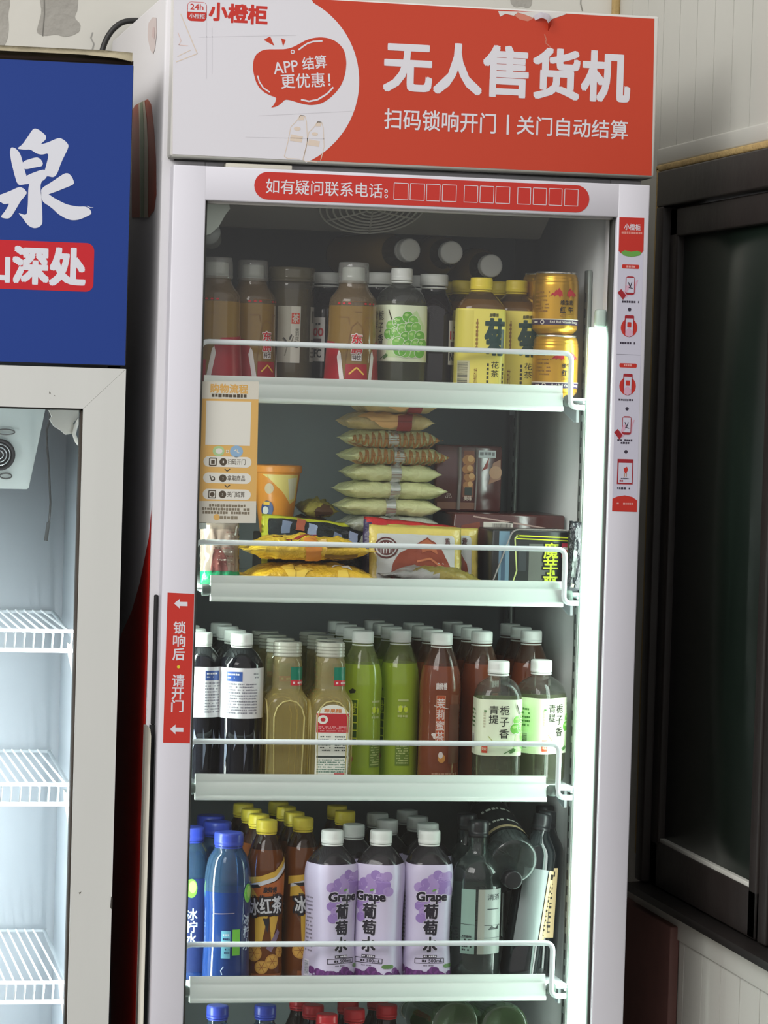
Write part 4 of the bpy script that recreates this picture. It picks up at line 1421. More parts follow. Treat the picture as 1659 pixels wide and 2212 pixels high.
plum = Kind('plum_juice_bottle', [(.026, 0, 2), (.031, .001, 2), (.0325, .01, 2), (.0315, .04, 2), (.0324, .09, 2), (.0328, .096, 2), (.0328, .172, 2), (.0318, .178, 2), (.0235, .1905, 2), (.0148, .198, 2), (.0138, .203, 2), (.0132, .204, 2)], .186, plumliq, airk, parts=[
    label_part(plum_print, 'label', .005), plum_facets, ring_part(.016, .1995, capw), cap_part(.0164, .2015, .2190, capw)])
p0 = plum.make('', 'bottle', (0, 0, 0), 'black plum juices')
Y4 = [.105, .175, .245, .315, .385]
row(p0, 519, 1500, [.100, .168, .236, .304], 3, ['black plum juice bottle with blue and white back label, front of its lane'] + ['black plum juice bottle, %s from the front in the lane of the blue back label' % w for w in ORD[1:4]], rz=.05)
row(p0, 431, 1500, [.112, .180, .248, .316], 3, ['black plum juice bottle cut off by the left door frame'] + ['black plum juice bottle, %s from the front in the leftmost lane' % w for w in ORD[1:4]], rz=.95)

vin = clear('apple_vinegar', (230, 216, 140), .22, (222, 208, 132))
vintop = clear('vinegar_neck', (232, 224, 176), .3, (200, 190, 140))
def vin_print(a, k):
    wh = ink((226, 228, 216)); rd = ink((186, 38, 46)); tg = ink((90, 130, 110)); og = ink((206, 116, 40)); dk = ink((60, 70, 64))
    z = .103
    P = [(-.021, .004), (.021, .004), (.021, z)] + [(.021 * math.cos(math.radians(t)), z + .016 * math.sin(math.radians(t))) for t in range(15, 180, 15)] + [(-.021, z)]
    a.poly(P, wh, 1)
    a.rect(-.0205, .078, .0205, .106, rd, 2)
    a.text('苹果醋', -.012, .107, .012, .1125, og, 2, .03)
    a.disc(-.013, .097, .0064, wh, 3); a.disc(-.013, .097, .0030, rd, 4)
    for i in range(3): a.small(-.018, .0865 - i * .003, .018, .0018, ink((226, 160, 160)), 3, i)
    for v in range(6): a.small(-.018, .072 - v * .004, -.002, .0022, dk, 2, v); a.small(.004, .072 - v * .004, .018, .0022, dk, 2, v + 9)
    a.rect(-.0195, .041, .0195, .044, dk, 2)
    for v in range(6): a.small(-.019, .038 - v * .0035, .019, .002, tg, 2, v + 20, .9)
    a.rect(.004, .0145, .017, .0185, rd, 2)
    a.bars(-.017, .004, .013, .0125, ink((60, 110, 96)), 2, seed=8)
def vin_neck(a, k):
    gr = ink((16, 118, 92)); rd = ink((192, 44, 56)); wh = ink((226, 210, 206))
    a.rect(.002, .1535, .034, .1725, gr, 1); a.rect(.002, .1455, .034, .1535, rd, 1)
    a.small(.005, .1495, .031, .0034, wh, 2, 3, .9)
def vin_panel(k, t):
    bm = bmesh.new()
    P = [(-.0205, .006), (.0205, .006), (.0225, .100), (.0180, .114), (.0100, .122), (0, .124), (-.0100, .122), (-.0180, .114), (-.0225, .100)]
    for th in (0, math.pi / 2, -math.pi / 2, math.pi):
        tube(bm, [Matrix.Rotation(th, 3, 'Z') @ Vector((x, -(k.rad(min(z, .118), math.atan2(abs(x), .031))) * math.cos(math.atan2(abs(x), .031)) - .0004, z)) for x, z in P], .0012, 0, 6, closed=True)
    finish('panel_rim', bm, [clear('rim_gloss', (236, 228, 170), .5, (226, 216, 150))], t)
vinb = Kind('vinegar_bottle', [(.027, 0, 5), (.0295, .001, 6), (.0310, .006, 6), (.0310, .05, 6), (.0310, .112, 6), (.0305, .124, 5), (.026, .133, 3.5), (.0222, .138, 3), (.0212, .144, 3), (.0215, .178, 2.6), (.0205, .184, 2), (.0190, .188, 2), (.0185, .189, 2)], .140, vin, vintop, parts=[
    label_part(vin_neck, 'neck_label', .004)])
def vin_cap(k, t):
    bm = bmesh.new()
    pr = [(.0185, .1865, 2)]
    z = .1870
    for i in range(4):
        pr += [(.0210, z, 2), (.0214, z + .002, 2), (.0203, z + .0042, 2), (.0203, z + .0046, 2)]
        z += .0048
    pr += [(.0206, .2072, 2), (.0190, .2080, 2), (.008, .2080, 2)]
    lathe(bm, pr, 40, 0)
    finish('screw_cap', bm, [clear('milky_cap', (226, 228, 214), .62, (214, 216, 202))], t)
vinb.parts.append(vin_cap)
vinb.parts.append(vin_panel)
v0 = vinb.make('', 'bottle', (0, 0, 0), 'pale apple vinegar bottles')
v1 = copy_tree(v0)
vinb_label = label_part(vin_print, 'label', .004)
vinb_label(vinb, v1)
row(v1, 710, 1560, [.098], 3, ['pale vinegar bottle with a red topped front label'], rz=.0)
row(v0, 617, 1560, [.098, .165, .235, .305], 3, ['pale vinegar bottle showing its plain clear panel'] + ['pale vinegar bottle, %s from the front behind the plain clear panel' % w for w in ORD[1:4]], rz=.0)
row(v0, 706, 1560, [.166, .236, .306], 3, ['pale vinegar bottle, %s from the front behind the red topped label' % w for w in ORD[1:4]], rz=.0)

def tea_kind(name, liquid, top, parts):
    return Kind(name, [(.024, 0, 2), (.0295, .001, 2), (.0305, .008, 2), (.0300, .03, 2), (.0302, .07, 2), (.0296, .098, 2), (.0300, .112, 2), (.0308, .135, 2), (.0304, .152, 2), (.0270, .172, 2), (.0205, .190, 2), (.0150, .2025, 2), (.0138, .206, 2), (.0132, .207, 2)], .172, liquid, top, parts=parts + [ring_part(.0158, .2015, capw), cap_part(.0162, .2045, .2225, capw)])
greenl = clear('green_tea', (176, 204, 56), .55, (178, 204, 66))
greent = clear('green_air', (206, 214, 150), .3, (150, 160, 96))
def green_print(a, k):
    dg = ink((52, 84, 24)); lg = ink((196, 212, 60)); bk = ink((30, 36, 24)); wl = ink((176, 186, 120)); rd = ink((150, 40, 44))
    a.poly([(-.0285, .135), (-.022, .139), (-.017, .136), (-.019, .132), (-.026, .131)], bk, 1)
    for i in range(6):
        a.rect(-.0235, .055 + i * .0115, -.0145, .064 + i * .0115, dg, 1); a.frame(-.0245, .054 + i * .0115, -.0135, .065 + i * .0115, .0009, lg, 2)
    a.disc(-.024, .034, .005, rd, 1, .007)
    a.rect(.006, .022, .028, .058, ink((96, 120, 40)), 1)
    for v in range(9): a.small(.008, .026 + v * .0036, .026, .002, wl, 2, v, .8)
    a.rect(.008, .118, .024, .121, wl, 1)
    for v in (.11, .103, .096): a.small(.008, v, .024, .004, wl, 1, int(v * 1e4))
    a.disc(.012, .107, .003, lg, 2, .005); a.disc(.020, .106, .003, lg, 2, .004)
    a.vtext('绿茶', -.019, .118, .0075, lg, 3)
gt = tea_kind('green_tea_bottle', greenl, greent, [label_part(green_print, 'printed_film', .004)])
gt0 = gt.make('', 'bottle', (0, 0, 0), 'green tea bottles')
row(gt0, 781, 1480, [.140, .208, .276, .344], 3, ['bright green tea bottle next to the pale vinegar bottles, front of its lane'] + ['green tea bottle, %s from the front in the lane beside the vinegar' % w for w in ORD[1:4]], rz=.1)
row(gt0, 862, 1480, [.168, .236, .304, .372], 3, ['green tea bottle next to the brown jasmine tea, front of its lane'] + ['green tea bottle, %s from the front in the lane beside the jasmine tea' % w for w in ORD[1:4]], rz=-.5)
brown = clear('brown_tea', (160, 84, 50), .55, (146, 80, 54))
brownt = clear('brown_tea_air', (190, 160, 136), .3, (110, 76, 58))
def jas_print(a, k):
    og = ink((172, 74, 36)); wh = ink((206, 196, 190)); lt = ink((196, 150, 120)); bk = ink((46, 34, 30)); dk = ink((98, 58, 44))
    a.rect(-.0155, .060, -.0030, .131, og, 1)
    a.frame(-.0155, .060, -.0030, .131, .0008, lt, 2)
    a.text('康师傅', -.017, .140, -.001, .150, wh, 1, .03)
    for i, ch in enumerate('茉莉蜜茶'):
        a.text(ch, -.0150, .1125 - i * .0165, -.0035, .1270 - i * .0165, wh, 2, .012)
    a.line([(-.019, .116), (.002, .112)], .001, wh, 2)
    a.disc(-.0185, .073, .0036, wh, 2, .0026); a.disc(-.0165, .069, .003, wh, 2, .0022)
    a.disc(-.006, .038, .0055, ink((190, 130, 60)), 2, .0065); a.disc(-.0075, .043, .0034, wh, 3, .005)
    a.small(-.020, .014, .022, .0055, ink((160, 120, 96)), 1, 3, .7)
    a.rect(.004, .03, .026, .118, dk, 1)
jt = tea_kind('jasmine_tea_bottle', brown, brownt, [label_part(jas_print, 'printed_film', .004)])
jt0 = jt.make('', 'bottle', (0, 0, 0), 'brown jasmine tea bottles')
row(jt0, 951, 1480, [.125, .193, .261, .329], 3, ['brown jasmine tea bottle with an orange strip of white characters'] + ['brown jasmine tea bottle, %s from the front in the lane of the full orange strip' % w for w in ORD[1:4]], rz=.15)
row(jt0, 1040, 1400, [.170, .238, .306, .374], 3, ['brown jasmine tea bottle behind the middle gardenia bottle, front of its lane'] + ['brown jasmine tea bottle, %s from the front in the lane behind the middle gardenia bottle' % w for w in ORD[1:4]], rz=.9)
row(jt0, 1147, 1400, [.200, .268, .336], 3, ['brown jasmine tea bottle behind the right end gardenia bottle, front of its lane'] + ['brown jasmine tea bottle, %s from the front in the rightmost lane' % w for w in ORD[1:3]], rz=1.4)

# ---- fourth shelf
blueliq = clear('blue_sports_drink', (40, 76, 150), .62, (34, 66, 132))
blueair = clear('blue_clear', (120, 160, 196), .35, (64, 96, 130))
def blue_print(a, k):
    nv = ink((30, 44, 92)); wh = ink((196, 212, 226)); gr = ink((112, 190, 64)); cy = ink((110, 176, 196))
    a.poly([(.020, .012), (.060, .012), (.060, .150), (.030, .150), (.022, .128), (.026, .100), (.018, .080)], nv, 1)
    a.disc(.030, .136, .009, gr, 2, .014); a.disc(.032, .138, .0055, ink((168, 214, 110)), 3, .009)
    a.vtext('冰柠水', .0305, .106, .017, wh, 2, .02)
    a.rect(.004, .046, .016, .084, gr, 1); a.rect(-.012, .042, .001, .082, cy, 1); a.small(-.010, .076, -.001, .004, wh, 2)
    for v in range(5): a.small(-.010, .05 + v * .005, .0, .003, nv, 2, v)
    a.line([(-.026, .106), (.006, .108)], .0012, ink((150, 140, 150)), 1)
    a.line([(-.010, .018), (-.012, .024), (-.008, .030)], .0012, wh, 1)
blueb = Kind('blue_drink_bottle', [(.028, 0, 2), (.0335, .001, 2), (.0345, .012, 2), (.0340, .030, 2), (.0328, .060, 2), (.0328, .100, 2), (.0335, .118, 2), (.0345, .130, 2), (.0345, .150, 2), (.0325, .170, 2), (.0280, .188, 2), (.0208, .197, 2), (.0195, .204, 2), (.019, .205, 2)], .140, blueliq, blueair, parts=[
    label_part(blue_print, 'label', .005), ring_part(.0205, .201, capb), cap_part(.0212, .2030, .2225, capb)])
b0 = blueb.make('', 'bottle', (0, 0, 0), 'blue drinks')
row(b0, 492, 1900, [.100, .216, .288], 4, ['blue drink bottle with blue cap standing full in view'] + ['blue drink bottle, %s from the front in the full view lane' % w for w in ORD[1:3]], rz=.0, dx=-.0)
row(b0, 408, 1900, [.156], 4, ['blue drink bottle cut off by the left door frame'], rz=-.9)

iceliq = clear('iced_tea', (146, 84, 30), .65, (120, 66, 26))
def ice_print(a, k):
    yl = ink((204, 164, 62)); og = ink((170, 92, 42)); bk = ink((34, 32, 38)); wh = ink((206, 208, 210)); br = ink((140, 76, 32)); tan = ink((190, 140, 60)); vi = ink((130, 110, 130))
    a.poly([(-.034, .146), (-.010, .150), (.012, .158), (.036, .176), (.036, .168), (.014, .150), (-.008, .142), (-.034, .136)], wh, 2)
    a.poly([(-.038, .152), (-.010, .156), (.012, .164), (.034, .184), (.036, .178), (.014, .156), (-.010, .148), (-.038, .140)], yl, 3)
    a.poly([(-.034, .136), (-.008, .142), (.014, .148), (.034, .160), (.034, .126), (-.034, .126)], og, 1)
    a.poly([(-.034, .136), (-.022, .140), (-.012, .126), (-.034, .122)], yl, 2)
    a.poly([(-.030, .142), (-.012, .144), (-.008, .140), (-.020, .138)], bk, 3)
    a.text('康师傅', -.004, .132, .016, .141, bk, 3, .03)
    a.text('冰红茶', -.0265, .098, .0265, .1265, bk, 4, .11, .10)
    a.text('冰红茶', -.0255, .100, .0255, .1245, wh, 6, .022, .10)
    a.poly([(-.016, .094), (.004, .100), (-.002, .070), (-.006, .050), (-.014, .056)], yl, 1)
    a.poly([(.006, .096), (.022, .100), (.014, .070), (.010, .056), (.008, .074)], yl, 1)
    a.poly([(-.004, .094), (.006, .094), (.004, .072)], bk, 2)
    a.poly([(.002, .050), (.020, .078), (.024, .072), (.010, .044)], vi, 2)
    for u, v, r in ((-.016, .042, .012), (.012, .030, .011), (-.004, .022, .010), (.026, .044, .009)):
        a.disc(u, v, r, tan, 1.2); a.disc(u, v, r * .8, ink((204, 158, 72)), 1.5)
        for q in range(6):
            a.line([(u, v), (u + r * .75 * math.cos(q * 1.047), v + r * .75 * math.sin(q * 1.047))], .0007, br, 2)
    a.rect(-.02, .004, .03, .012, br, 1)
iceb = Kind('iced_tea_bottle', [(.023, 0, 2), (.0278, .001, 2), (.0288, .010, 2), (.0280, .034, 2), (.0268, .062, 2), (.0264, .084, 2), (.0272, .100, 2), (.0282, .128, 2), (.0288, .150, 2), (.0286, .168, 2), (.0255, .188, 2), (.0195, .205, 2), (.0145, .215, 2), (.0136, .220, 2), (.013, .221, 2)], .196, iceliq, clear('iced_tea_neck', (110, 74, 44), .5, (70, 44, 28)), parts=[
    label_part(ice_print, 'printed_film', .004), ring_part(.0150, .2165, capy), cap_part(.0155, .2185, .2365, capy)])
i0 = iceb.make('', 'bottle', (0, 0, 0), 'yellow capped iced teas')
row(i0, 573, 1900, [.132, .194, .256, .318], 4, ['iced tea bottle with yellow cap beside the blue drink, front of its lane'] + ['iced tea bottle, %s from the front in the lane beside the blue drink' % w for w in ORD[1:4]], rz=-.1, dx=-.002)
row(i0, 651, 1900, [.158, .220, .282, .344], 4, ['iced tea bottle with yellow cap beside the lilac grape bottle, front of its lane'] + ['iced tea bottle, %s from the front in the lane beside the lilac grape bottle' % w for w in ORD[1:4]], rz=.45, dx=-.002)
row(i0, 744, 1800, [.236, .300], 4, ['iced tea bottle whose bright yellow cap shows behind the first lilac bottle', 'iced tea bottle at the back behind the first lilac bottle'], rz=.3)

gpurp = clear('grape_water', (70, 62, 74), .6, (58, 50, 62))
def grape_print(a, k):
    li = ink((206, 198, 222)); bk = ink((36, 30, 44)); p1 = ink((168, 142, 196)); p2 = ink((150, 122, 184)); p3 = ink((92, 44, 104)); p4 = ink((116, 60, 128)); wh = ink((232, 228, 238)); gr = ink((110, 160, 80)); gy = ink((130, 122, 140))
    H = math.pi * .0335
    a.rect(-H + .003, .006, H - .003, .1785, li, 1)
    rnd = random.Random(2)
    for i, (u, v) in enumerate(((-.020, .146), (-.011, .152), (-.002, .158), (.006, .164), (.014, .160), (.010, .150), (.001, .148), (.020, .150), (.022, .162), (-.014, .140), (-.004, .138), (.014, .140), (.024, .140), (.008, .130), (-.010, .128), (-.018, .118), (-.012, .110), (-.016, .100))):
        a.disc(u, v, .0072, (p1, p2)[i % 2], 1.5 + i * .06)
    for off in (0.0, .105, -.105):
        pass
    a.text('Grape', -.022, .1215, .019, .1385, wh, 3.4, .10); a.text('Grape', -.0225, .1215, .0195, .1385, bk, 4.6, .05)
    a.disc(.001, .1415, .0035, gr, 4.6, .0016, 12, .5)
    for i, ch in enumerate('葡萄水'):
        top = .1205 - i * .0245
        a.text(ch, -.0115, top - .0205, .0070, top, wh, 3.4, .08)
        a.text(ch, -.0118, top - .0210, .0073, top + .0002, bk, 4.6, .042)
    a.rect(-.012, .0415, .008, .0455, bk, 3); a.small(-.011, .0435, .007, .0026, wh, 4, 1)
    a.frame(-.0225, .0335, .018, .0405, .0009, bk, 3); a.text('500mL', -.004, .0348, .016, .0392, bk, 3, .03); a.small(-.021, .037, -.006, .0036, bk, 3, 2)
    a.small(-.012, .030, .006, .002, gy, 3, 8)
    for i in range(30):
        u = -.05 + i * .0035; v = .010 + rnd.random() * .013
        a.disc(u, v, .0056, (p3, p4)[i % 2], 2 + i * .05)
    for u in (.022, .026, .030): a.disc(u, .029, .0045, ink((96, 132, 78)), 4, .003)
    for u0_ in (-.066,):
        for v in range(14): a.small(u0_, .128 - v * .006, u0_ + .018, .0028, gy, 2, v, .85)
        a.rect(u0_, .012, u0_ + .012, .036, wh, 3); a.bars(u0_ + .001, .014, u0_ + .011, .034, ink((110, 120, 130)), 4, seed=4, across=True)
grapeb = Kind('grape_drink_bottle', [(.026, 0, 3), (.0330, .001, 3), (.0352, .008, 3.2), (.0345, .030, 3), (.0325, .060, 2.8), (.0325, .090, 2.8), (.0332, .125, 2.8), (.0352, .145, 3), (.0350, .165, 3), (.0330, .179, 3), (.0255, .192, 2.4), (.0172, .201, 2), (.0138, .2045, 2), (.0136, .212, 2), (.013, .213, 2)], .182, gpurp, clear('grape_neck', (96, 92, 96), .4, (70, 66, 70)), parts=[
    label_part(grape_print, 'label', .004), ring_part(.0158, .2045, capw), cap_part(.0164, .2065, .2258, capw)])
gp0 = grapeb.make('', 'bottle', (0, 0, 0), 'lilac grape drinks')
row(gp0, 714, 1950, [.101], 4, ['lilac grape drink bottle beside the iced teas, nearest of its lane'], rz=.42)
row(gp0, 819, 1950, [.101], 4, ['lilac grape drink bottle in the middle of the three front lilac ones'], rz=-.55)
row(gp0, 923, 1950, [.101], 4, ['lilac grape drink bottle beside the clear liquor bottle, label facing the front'], rz=.03)
row(gp0, 764, 1800, [.166], 4, ['lilac grape drink bottle set back between two front ones, print on its cap'], rz=.2)
row(gp0, 836, 1800, [.218, .294], 4, ['lilac grape drink bottle set back behind the middle front one', 'lilac grape drink bottle farthest back behind the middle front one'], rz=.6)
row(gp0, 924, 1795, [.180, .256, .332], 4, ['lilac grape drink bottle directly behind the one facing the front', 'lilac grape drink bottle, third from the front behind the one facing the front', 'lilac grape drink bottle, fourth from the front behind the one facing the front'], rz=.6)

# clear liquor bottles
glassc = clear('liquor_glass', (196, 206, 202), .16, (96, 108, 106), ior=1.5)
glassd = clear('dark_liquor_glass', (84, 94, 96), .4, (34, 40, 44), ior=1.5)
def liq_print(a, k):
    pa = ink((150, 164, 156)); p2 = ink((158, 168, 162)); tan = ink((190, 176, 150)); bk = ink((44, 52, 52))
    a.rect(-.036, .046, -.014, .142, ink((140, 172, 158)), 1); a.rect(-.010, .046, .033, .142, p2, 1)
    a.rect(-.010, .046, .000, .142, ink((160, 164, 152)), 2)
    a.text('清酒', .004, .126, .027, .135, bk, 2, .01); a.rect(.004, .112, .027, .1135, bk, 2)
    a.poly([(.006, .082), (.012, .088), (.020, .084), (.028, .090), (.026, .082)], bk, 2)
    for v in range(5): a.small(-.033, .052 + v * .005, -.018, .003, bk, 2, v)
    a.line([(-.036, .09), (.033, .088)], .0008, bk, 2); a.line([(-.036, .07), (.033, .07)], .0006, bk, 2)
liq = Kind('liquor_bottle', [(.026, 0, 2), (.0350, .002, 2), (.0366, .010, 2), (.0366, .08, 2), (.0366, .155, 2), (.0350, .168, 2), (.0270, .182, 2), (.0170, .190, 2), (.0140, .200, 2), (.0134, .222, 2), (.013, .224, 2)], .150, glassc, glassc, parts=[label_part(liq_print, 'label', .005), cap_part(.0150, .216, .240, capk)])
q0 = liq.make('', 'bottle', (0, 0, 0), 'clear liquor bottles')
row(q0, 1029, 1950, [.104, .182], 4, ['clear liquor bottle with pale label standing upright beside the lilac drinks', 'clear liquor bottle standing behind the upright pale labelled one'], rz=.12)
def slim_print(a, k):
    tan = ink((196, 172, 132)); bk = ink((50, 46, 40)); gy = ink((120, 128, 128))
    a.rect(.010, .060, .030, .165, tan, 1); a.rect(-.030, .055, .008, .165, gy, 1)
    for i in range(11): a.rect(.0185 - (i % 3) * .0012, .068 + i * .0072, .0225, .0695 + i * .0072 + (i % 2) * .002, bk, 2)
    a.line([(.0185, .068), (.0185, .146)], .0008, bk, 2)
    a.rect(.015, .152, .025, .160, bk, 2)
slim = Kind('slim_liquor_bottle', [(.022, 0, 2), (.0275, .002, 2), (.029, .010, 2), (.029, .12, 2), (.029, .180, 2), (.0275, .195, 2), (.019, .209, 2), (.0125, .220, 2), (.0122, .236, 2), (.012, .237, 2)], .5, glassd, glassd, parts=[label_part(slim_print, 'label', .005), cap_part(.0138, .222, .247, capk)])
s0 = slim.make('', 'bottle', (0, 0, 0), 'slim liquor bottles')
def lean(o, pb, pt, Yb, Yt, lab, spin=0.0):
    "stand a bottle with its base seen at pb and its shoulder at pt"
    a_, b_ = at(*pb, Yb), at(*pt, Yt)
    d = (b_ - a_).normalized()
    o.rotation_euler = (d.to_track_quat('Z', 'Y').to_matrix() @ Matrix.Rotation(spin, 3, 'Z')).to_euler()
    a_.z = SHELF_Z[3] + .029 * math.sqrt(max(0, 1 - d.z * d.z)) * .8
    o.location = a_
    o['label'] = lab
lean(s0, (1118, 2105), (1158, 1850), .100, .118, 'slim dark liquor bottle leaning right, its tan label half turned', -1.9)
s1 = copy_tree(s0)
lean(s1, (1158, 2105), (1176, 1850), .150, .152, 'slim dark liquor bottle leaning beside the right wall with a tan label', -2.3)
s2 = copy_tree(s0)
lean(s2, (1174, 2080), (1176, 1860), .222, .223, 'slim dark liquor bottle standing behind the leaning ones by the right wall', -.5)
# bottles lying across the liquor
t0 = copy_tree(q0)
c_ = at(1112, 1868, .070)
d = Vector((-.02, 1, .25)).normalized()
for ch in t0.children:
    if ch.name.startswith('label'):
        ch.hide_render = False
t0.location = at(1112, 1864, .074)
t0.rotation_euler = (d.to_track_quat('Z', 'Y').to_matrix() @ Matrix.Rotation(2.6, 3, 'Z')).to_euler()
t0['label'] = 'liquor bottle lying tilted across the others with its round base to the front'
def band_print(a, k):
    tan = ink((176, 156, 118)); wh = ink((196, 196, 186)); bk = ink((24, 26, 28))
    H = math.pi * .0362
    a.rect(-H + .001, .046, H - .001, .172, bk, 1)
    a.rect(-H + .001, .052, H - .001, .060, tan, 2)
    for k_ in range(10):
        u = -H + .003 + k_ * .0225
        a.small(u, .080, u + .019, .007, wh, 2, k_, .9); a.small(u, .125, u + .019, .008, wh, 2, k_ + 20, .95)
for ch in list(t0.children):
    if ch.name.startswith('label'):
        bpy.data.objects.remove(ch)
label_part(band_print, 'label', .005)(liq, t0)
t1 = copy_tree(s0)
d = Vector((.05, -1, -.02)).normalized()
t1.location = at(1110, 1902, .062) - d * .247
t1.rotation_euler = d.to_track_quat('Z', 'Y').to_euler()
t1['label'] = 'slim liquor bottle lying flat with its black cap to the front'

# ---- lowest shelf, only the tops in view
low = Kind('water_bottle', [(.024, 0, 2), (.0300, .001, 2), (.031, .01, 2), (.0305, .12, 2), (.031, .19, 2), (.026, .215, 2), (.0165, .228, 2), (.0138, .232, 2), (.0135, .240, 2), (.013, .241, 2)], .2, clear('blue_tint_water', (150, 180, 200), .25, (60, 84, 104)), clear('blue_tint_air', (150, 176, 190), .25, (60, 80, 96)), parts=[ring_part(.0155, .2375, capb), cap_part(.0160, .2395, .2575, capb)])
w0 = low.make('', 'bottle', (0, 0, 0), 'blue capped waters on the lowest shelf')
row(w0, 470, 2185, [.100], 5, ['blue capped water bottle on the lowest shelf, nearest the left frame'], rz=0)
row(w0, 573, 2185, [.100], 5, ['blue capped water bottle on the lowest shelf, next to the red caps'], rz=0)
colab = clear('cola', (50, 24, 20), .7, (36, 20, 18))
cola = Kind('red_capped_bottle', [(.024, 0, 2), (.0310, .001, 2), (.0325, .01, 2), (.0305, .07, 2), (.0325, .14, 2), (.0300, .180, 2), (.0200, .205, 2), (.0145, .216, 2), (.0138, .228, 2), (.013, .229, 2)], .19, colab, clear('cola_neck', (120, 100, 96), .4, (60, 40, 36)), parts=[ring_part(.0155, .2245, capr), cap_part(.0160, .2265, .2440, capr, rtop=.0158)])
r0 = cola.make('', 'bottle', (0, 0, 0), 'red capped bottles on the lowest shelf')
row(r0, 706, 2200, [.098, .168, .238], 5, ['red capped bottle nearest the front beneath the lilac drinks', 'red capped bottle, second in the lane nearest the front beneath the lilac drinks', 'red capped bottle, third in the lane nearest the front beneath the lilac drinks'], rz=0, dx=-.008)
row(r0, 765, 2200, [.135, .205], 5, ['red capped bottle set back beside the nearest red cap', 'red capped bottle behind the set back one'], rz=0, dx=.004)
row(r0, 835, 2190, [.165, .235], 5, ['red capped bottle in the lane closest to the green bottles', 'red capped bottle farther back in the lane closest to the green bottles'], rz=0)
greeng = clear('green_bottle_glass', (110, 150, 96), .4, (70, 92, 60), ior=1.5)
beer = Kind('green_glass_bottle', [(.012, .006, 2), (.020, .003, 2), (.0330, 0, 2), (.0372, .006, 2), (.0380, .015, 2), (.0380, .12, 2), (.033, .15, 2), (.018, .18, 2), (.014, .22, 2), (.013, .235, 2)], .5, greeng, greeng, parts=[cap_part(.0150, .226, .240, silver, name='crown_cap')])
z0_ = beer.make('green glass bottle lying base forward on the lowest shelf, left of the pair', 'bottle', (0, 0, 0), 'green bottles lying on the lowest shelf')
d = Vector((-.10, 1, -.10)).normalized()
z0_.location = at(985, 2212, .08); z0_.rotation_euler = d.to_track_quat('Z', 'Y').to_euler()
z1_ = copy_tree(z0_)
z1_.location = at(1090, 2220, .085)
d = Vector((.0, 1, -.10)).normalized()
z1_.rotation_euler = d.to_track_quat('Z', 'Y').to_euler()
z1_['label'] = 'green glass bottle lying base forward on the lowest shelf, right of the pair'

# ------------------------------------------------------------------ snacks on the second shelf
Z2 = SHELF_Z[1]
class Pouch:
    "a filled foil pouch lying on its back: w wide, d deep, h thick"
    def __init__(s, w, d, h, seed=1, ex=(2.4, .75), ey=(3.0, .55), wr=.0016, crimp=.08, bend=0.0):
        s.w, s.d, s.h, s.seed, s.ex, s.ey, s.wr, s.crimp, s.bend = w, d, h, seed, ex, ey, wr, crimp, bend
    def pos(s, u, v, side, lift=0.0):
        a = min(1, abs(2 * u) / (1 - s.crimp)); b = min(1, abs(2 * v) / .985)
        T = max(0, 1 - a ** s.ex[0]) ** s.ex[1] * max(0, 1 - b ** s.ey[0]) ** s.ey[1]
        n = noise.noise(Vector((u * 7 + s.seed * 3.1, v * 6, s.seed + side * 9)))
        n2 = noise.noise(Vector((u * 22 + s.seed, v * 16 + 5, side * 4 + s.seed * 2)))
        wv = s.wr * (n * 1.6 + n2 * .7) * (.35 + T)
        z = s.h * .42 + side * (s.h * .5 * T) + wv + s.bend * (u * u) * 4 + side * lift
        if side < 0:
            z = max(z, .0003)
        else:
            z = max(z, .0008 + lift)
        return Vector((u * s.w + n2 * s.wr * .6, v * s.d + n * s.wr * .6, z))
    def mesh(s, mf=None, nx=36, ny=20):
        bm = bmesh.new()
        G = {}
        for side in (1, -1):
            for i in range(nx + 1):
                for j in range(ny + 1):
                    edge = i in (0, nx) or j in (0, ny)
                    if side < 0 and edge:
                        G[side, i, j] = G[1, i, j]
                    else:
                        G[side, i, j] = bm.verts.new(s.pos(i / nx - .5, j / ny - .5, side))
        for side in (1, -1):
            for i in range(nx):
                for j in range(ny):
                    q = [G[side, i, j], G[side, i + 1, j], G[side, i + 1, j + 1], G[side, i, j + 1]]
                    if side < 0: q = q[::-1]
                    try:
                        f = bm.faces.new(q)
                        f.material_index = mf((i + .5) / nx - .5, (j + .5) / ny - .5, side) if mf else 0
                    except ValueError:
                        pass
        return bm
    def top(s, side=1):
        return lambda u, v, l: s.pos(u / s.w, v / s.d, side, .0006 + l * .0006)
    def front(s, off=0.0):
        "mapper round the near long edge: u along it, v from -1 (below) through 0 (seam) to 1 (above)"
        def f(u, v, l):
            side = 1 if v >= 0 else -1
            p = s.pos(u / s.w, -.5 + abs(v) * .5, side)
            p.y -= .0009 + l * .0003
            p.z += side * (.0006 + l * .0003)
            return p
        return f

def foil(name, rgb, rough=.28, metal=0.0, bump=.35, var=.08, bs=70):
    return mat(name, rgb, rough, metal, .55, var, 20, bump, bs)

def place_at(o, px, py, Y, z, rx=0, ry=0, rz=0):
    p = at(px, py, Y)
    o.location = (p.x, Y, z)
    o.rotation_euler = (rx, ry, rz)

